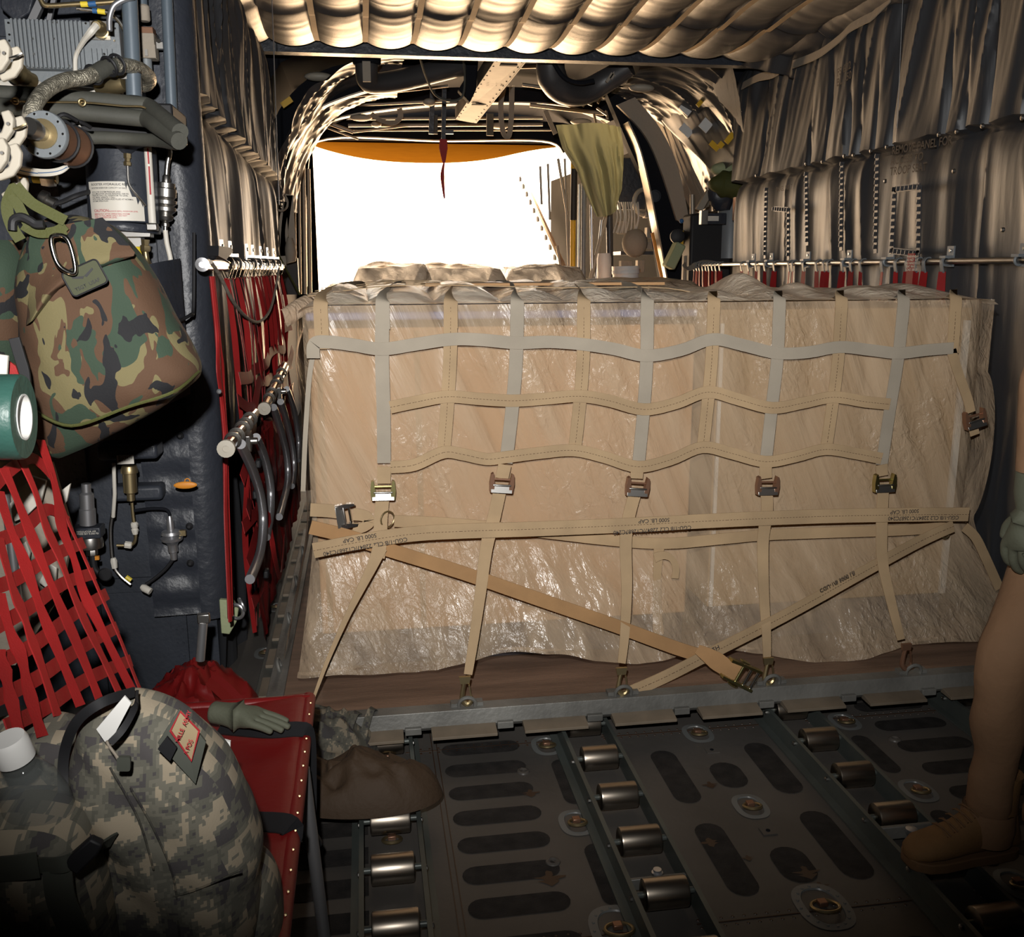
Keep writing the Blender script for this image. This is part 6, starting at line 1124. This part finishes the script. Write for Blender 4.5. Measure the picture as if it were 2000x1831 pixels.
# stringers and roof rods
for k, (x0, y0, x1, y1, Y) in enumerate(((690, 188, 875, 168, 5), (700, 205, 880, 196, 6.1), (680, 245, 1060, 243, 7.2), (660, 255, 1080, 254, 7.4), (700, 232, 1060, 230, 6.6), (640, 240, 690, 258, 6.3), (690, 258, 800, 245, 6.3), (1020, 165, 1190, 190, 5.2), (1035, 205, 1180, 222, 5.8), (640, 250, 700, 272, 7.2), (730, 160, 790, 150, 5.2), (1000, 130, 1080, 128, 4.6))):
    cylp(x0, y0, x1, y1, Y, .010+.004*(k % 3), 'ribl', 'roof_rod', 'thin roof rod, '+('left, just under the arched beam', 'left, second below the arched beam', 'across the bay, above the door edge', 'across the bay, lowest one', 'across the bay, third from below', 'short one by the left arch', 'slanting one by the left arch', 'right, sloping beside the channel beam', 'right, lower sloping one', 'short one in the left top corner of the opening', 'short one beside the left duct', 'short one beside the right duct')[k], 'rod')
for k, (px, py, Y) in enumerate(((705, 230, 6.2), (622, 150, 4.4), (1253, 172, 4.5), (1135, 238, 6), (975, 246, 6.8), (838, 200, 5.2), (735, 243, 6.8))):
    rx = .10 if k < 5 else .05; o = MB().ball(V(px, py, Y), (rx, .05, .03), 16, 8).build('lamp_lens', 'cream'); tag(o, ('oval roof lamp under the arch, left of the loose strap', 'oval lamp on the left shoulder blanket', 'oval lamp on the right shoulder blanket', 'oval lamp above the green cloth', 'oval lamp right of the red streamer', 'small round lamp under the centre of the roof', 'small round lamp near the left arch')[k], 'lamp')
# lattice stringers seen under the roof
random.seed(5)
for sgn, xs_, nm in ((-1, (560, 700), 'left'), (1, (1140, 1260), 'right')):
    t = T('stringer_lattice', 'riveted stringers and brackets under the roof at the '+nm+' shoulder', 'stringers', tuple(V(sum(xs_)/2, 200, 5.5)))
    for k in range(26):
        px = random.uniform(*xs_); py = 140+random.random()*70 if sgn < 0 else 150+random.random()*80; py += (px-xs_[0])*(-.25 if sgn < 0 else .25); L = random.uniform(12, 34); a = random.uniform(.2, .7)*(-1 if sgn < 0 else 1)*(1 if k % 2 else 3.2)
        MB().bar(V(px, py, 5.0+random.random()*.6), V(px+L*math.cos(a), py+L*math.sin(a)*.8, 5.2), .018, .012, Y1).build('stringer', 'ribl' if k % 3 else 'canvas', t)
# yellow marks and labels on the right blanket
for k, (px, py, w_, h, m, lab) in enumerate(((1395, 285, .10, .05, 'yellow', 'yellow tab low on the right shoulder blanket'), (1408, 283, .05, .05, 'yellow', 'square yellow tab on the right shoulder blanket'), (1368, 200, .04, .09, 'yellow', 'yellow tab high on the right shoulder blanket'), (1425, 270, .05, .10, 'yellow', 'yellow tab nearest the right wall'), (1340, 212, .12, .09, 'white', 'white placard high on the right shoulder blanket'), (1340, 255, .13, .08, 'white', 'white placard in the middle of the right shoulder blanket'), (1378, 245, .10, .10, 'white', 'white placard beside the yellow tabs'), (560, 200, .10, .05, 'yellow', 'yellow tab on the left shoulder blanket'))):
    Y = 3.95+(1445-px)/190*1.7-.16 if px > 900 else 4.2; o = MB().box(V(px, py, Y), (w_*.8, .01, h*.8), Matrix.Rotation(.7 if px > 900 else -.6, 3, 'Y')).build('label_tab', m); tag(o, lab, 'label')
# straps pulling the right blanket
def bpanel(pts, Y, seed, m='canvas', th=.02):
    P = [V(a, c, Y-4.75+3.95+(1445-a)/190*1.7) for a, c in pts]
    def fn(u, v):
        g = lambda i: (P[0][i]*(1-u)+P[1][i]*u)*(1-v)+(P[3][i]*(1-u)+P[2][i]*u)*v
        return g(0), g(1)-.07*(1-np.abs(2*fbm(u*4+v*1.5, v*1.2, seed)-1))-.03*np.sin(math.pi*u), g(2)
    return MB().grid(fn, 50, 50, th, (0, 1, 0)).build('blanket_panel', m)
tag(bpanel([(1265, 210), (1350, 165), (1445, 300), (1395, 345)], 4.75, 201, 'quilt'), 'flat pale blanket panel with white placards on the right shoulder', 'blanket'); tag(bpanel([(1255, 215), (1290, 205), (1385, 400), (1350, 420)], 4.85, 205, 'canvas'), 'long pale blanket strip right of the dark frame', 'blanket')
tag(bpanel([(1290, 120), (1370, 120), (1445, 220), (1350, 165)], 4.5, 208, 'quilt'), 'pleated blanket above the placards', 'blanket'); tag(bpanel([(1370, 120), (1425, 130), (1448, 260), (1400, 200)], 4.3, 212, 'quilt'), 'pleated blanket against the end of the right wall', 'blanket')
# green cloth
def cloth(u, v):
    Lx = np.interp(v, [0, .25, .5, .75, 1], [1078, 1092, 1120, 1138, 1158]); Rx = np.interp(v, [0, .25, .5, .75, 1], [1206, 1211, 1212, 1209, 1196]); y = 250+168*v+8*np.sin(u*3+1)*v
    px = Lx*(1-u)+Rx*u; Y = 5.2; k = (Y-CAM.y); out = np.zeros(px.shape+(3,))
    for a in range(px.shape[0]):
        for c in range(px.shape[1]): out[a, c] = V(float(px[a, c]), float(y[a, c]), Y)
    return out[..., 0], out[..., 1]-.16*(1-np.abs(2*fbm(u*4.5+v*.3, v*.8, 220)-1))-.12*np.sin(math.pi*u), out[..., 2]
tag(MB().grid(cloth, 60, 50).build('hanging_cloth', 'backcloth'), 'sage green cloth hanging bunched at the right of the opening', 'cloth')
# poles, struts, shelves on the right of the ramp bay
cylp(1120, 310, 1118, 600, 5.6, .024, 'yellow', 'yellow_pole', 'yellow pole with a black upper sleeve right of the opening', 'pole'); tag(MB().cyl(V(1121.5, 330, 5.57), V(1119.5, 430, 5.57), .029, 12).build('pole_sleeve', 'black'), 'black perforated sleeve around the yellow pole', 'sleeve')
cylp(1274, 455, 1305, 600, 4.6, .013, 'orange', 'orange_pole', 'thin orange pole leaning against the dark frame', 'pole')
for k, (x0, y0, x1, y1, r, m, lab) in enumerate(((1186, 415, 1150, 560, .02, 'cream', 'pale strut leaning left of the bucket'), (1176, 430, 1162, 560, .016, 'alu', 'second leaning strut'), (1190, 415, 1192, 570, .03, 'slate2', 'dark post left of the shelves'), (1141, 340, 1139, 560, .022, 'boxgrey', 'grey post right of the yellow pole'), (1132, 360, 1130, 560, .012, 'alu', 'thin bright post by the yellow pole'), (1155, 400, 1157, 545, .016, 'steel', 'steel post under the green cloth'), (1090, 310, 1108, 420, .012, 'ribl', 'bent line left of the yellow pole'), (1070, 320, 1074, 430, .010, 'ribl', 'vertical rib left of the bent line'), (1055, 325, 1058, 400, .010, 'ribl', 'vertical rib by the sill top'), (1095, 520, 1088, 480, .012, 'ribl', 'short pipe at the sill'), (1103, 310, 1112, 560, .010, 'ribl', 'thin rod beside the yellow pole'), (1352, 380, 1355, 600, .02, 'ribl', 'bright edge post beside the end of the rail'), (1340, 500, 1336, 590, .02, 'canvas', 'short beige post by the yellow unit'))): cylp(x0, y0, x1, y1, 5.4 if x0 < 1250 else 4.5, r, m, 'post', lab+', right of the ramp bay', 'post')
t = T('storage_rack', 'cluttered equipment rack between the green cloth and the dark frame', 'rack', tuple(V(1240, 440, 5.3)))
MB().box(V(1236, 495, 5.5), (.30, .3, .03)).build('shelf', 'slate2', t); MB().box(V(1232, 360, 5.4), (.24, .12, .42)).build('cabinet', 'slate2', t, bevel=.01); b = MB()
for k in range(12): b.tube(cat([V(1202+4*k, 395, 5.2), V(1205+4*k+random.uniform(-3, 3), 425, 5.15), V(1200+4*k+random.uniform(-4, 4), 455, 5.2)], 4), .006, 6)
b.build('hanging_wires', 'offw', t); b = MB()
for px, py, w_, h in ((1245, 470, .05, .07), (1268, 455, .06, .09), (1262, 420, .04, .05), (1215, 445, .07, .10), (1222, 515, .10, .05), (1250, 520, .06, .10), (1268, 480, .07, .06)): MB().box(V(px, py, 5.25), (w_, .08, h)).build('fitting', 'canvas', t, bevel=.004)
MB().ball(V(1240, 475, 5.2), (.11, .1, .12), 16, 10).build('grey_pouch', 'canvas', t)
tag(MB().ring(V(1256, 395, 5.25), (.5, -1, 0), .10, .02, 24, 8).build('white_hoop', 'cream'), 'pale round hoop on the rack behind the dark frame', 'hoop')
t = T('bucket', 'white plastic bucket standing behind the load', 'bucket', tuple(V(1222, 560, 4.4))); a = V(1222, 600, 4.4); c = V(1222, 520, 4.4); b = MB(); lathe2(b, [(.085, 0), (.10, .8), (.106, .82), (.106, .88), (.103, .9), (.106, .92), (.106, 1), (.1, 1)], a, c, 32); b.build('pail', 'white', t)
b = MB(); lathe2(b, [(.055, 0), (.06, .9), (.05, 1)], V(1180, 600, 4.9), V(1180, 495, 4.9), 20); tag(b.build('white_canister', 'white'), 'tall white canister beside the bucket', 'canister')
t = T('yellow_unit', 'yellow and black device fixed at the foot of the dark frame', 'device', tuple(V(1335, 455, 4.6))); MB().box(V(1336, 465, 4.6), (.10, .08, .11)).build('body', 'yellow', t, bevel=.01); MB().lathe([(.055, 0), (.055, .05), (.03, .06)], V(1322, 462, 4.55), (-.2, -1, 0), 20).build('dial', 'black', t); MB().ball(V(1331, 432, 4.5), .018, 12, 8).build('blue_knob', 'bluep', t)
o = MB().box(V(1316, 500, 4.45), (.08, .12, .20), Matrix.Rotation(.45, 3, 'Y')).build('foam_pad', 'sage', bevel=.012); tag(o, 'pale quilted pad standing tilted beside the yellow device', 'pad')
t = T('green_bundle', 'rolled olive bundle strapped near the end of the right wall', 'bundle', tuple(V(1425, 358, 4.2))); MB().ball(V(1428, 360, 4.2), (.16, .10, .10), 24, 14, fn=lambda q: q*(1+.08*math.sin(q.x*70))).build('roll', 'olive', t); MB().ball(V(1418, 330, 4.25), (.12, .07, .05), 16, 8).build('straps', 'sage', t)
t = T('instrument_box', 'small box with a bright front plate near the end of the right wall', 'box', tuple(V(1393, 428, 4.2))); MB().box(V(1393, 428, 4.25), (.16, .12, .08)).build('case', 'slate2', t, bevel=.004); MB().box(V(1392, 427, 4.18), (.09, .01, .035)).build('front_plate', 'offw', t); MB().box(V(1374, 425, 4.2), (.05, .05, .10)).build('end_plate', 'alu', t)
tag(MB().prism([V(a, c, 4.3) for a, c in ((1360, 408), (1395, 350), (1412, 340), (1372, 412))], (0, .04, 0)).build('arm_bracket', 'canvas'), 'beige slanting arm bracket above the instrument box', 'bracket'); tag(MB().loft(rows_smooth([((1382, 355), (1410, 350), 4.3, .04), ((1385, 390), (1432, 380), 4.3, .08), ((1398, 412), (1425, 410), 4.3, .04)], 5), 24, 1, (.03, 10, 5, 3)).build('grey_bag', 'slate2'), 'grey bag hanging under the olive bundle', 'bag')
tag(MB().box(V(1380, 490, 4.5), (.34, .2, .55)).build('black_case', 'black', bevel=.02), 'black equipment case behind the end of the rail', 'case'); tag(MB().lathe([(.10, 0), (.10, .42), (.09, .44)], V(1424, 505, 4.45), (0, 0, 1), 24).build('grey_cylinder', 'boxgrey'), 'grey cylinder behind the end of the right wall', 'cylinder')
tag(MB().box(V(1440, 408, 4.0), (.05, .05, .16)).build('brown_block', 'copper'), 'brown block beside the edge of the right wall', 'block')
tag(MB().strap([V(1335, 515, 4.3), V(1345, 525, 4.3), V(1375, 512, 4.3), V(1405, 516, 4.25)], .06, (0, -.5, 1), .005).build('cloth_strip', 'canvas'), 'beige cloth strip wrapped round the end of the rail', 'cloth')
# left of the opening
for k, (px, y0, y1, Y, r, lab) in enumerate(((602, 330, 575, 7.3, .02, 'nearest the opening'), (592, 300, 575, 6.8, .018, 'second from the opening'), (583, 290, 575, 6.4, .012, 'third from the opening'), (574, 320, 560, 6, .010, 'fourth from the opening'))): cylp(px, y0, px+4, y1, Y, r, 'ribl', 'wall_rib', 'vertical rib left of the opening, '+lab, 'rib')
t = T('hanging_harness', 'beige straps and pouch hanging left of the opening', 'harness', tuple(V(563, 430, 4.6)))
for P in ([(565, 380), (557, 440), (552, 520)], [(566, 382), (568, 430), (572, 480)], [(560, 395), (550, 450), (555, 500)]): MB().strap([V(a, c, 4.5) for a, c in P], .05, N_, .004).build('strap', 'canvas', t)
MB().loft(rows_smooth([((560, 465), (572, 465), 4.5, .03), ((556, 490), (580, 490), 4.5, .06), ((560, 515), (578, 510), 4.5, .03)], 4), 20, 1, (.02, 12, 6, 2)).build('pouch', 'canvas', t)
tag(MB().ring(V(548, 395, 4.4), (.8, -1, 0), .06, .008, 20, 6).build('cord_loop', 'canvas'), 'loop of pale cord left of the harness', 'cord')
tag(MB().box(V(563, 540, 5.0), (.16, .1, .28)).build('black_case', 'black'), 'black case low at the left of the opening', 'case')
tag(MB().cyl(V(545, 500, 3.6), V(585, 575, 3.2), .006, 8).build('green_rope', 'olive'), 'green cord slanting down left of the load', 'cord')
for o in list(bpy.data.objects):
    if o.get('_w') is not None: del o['_w']
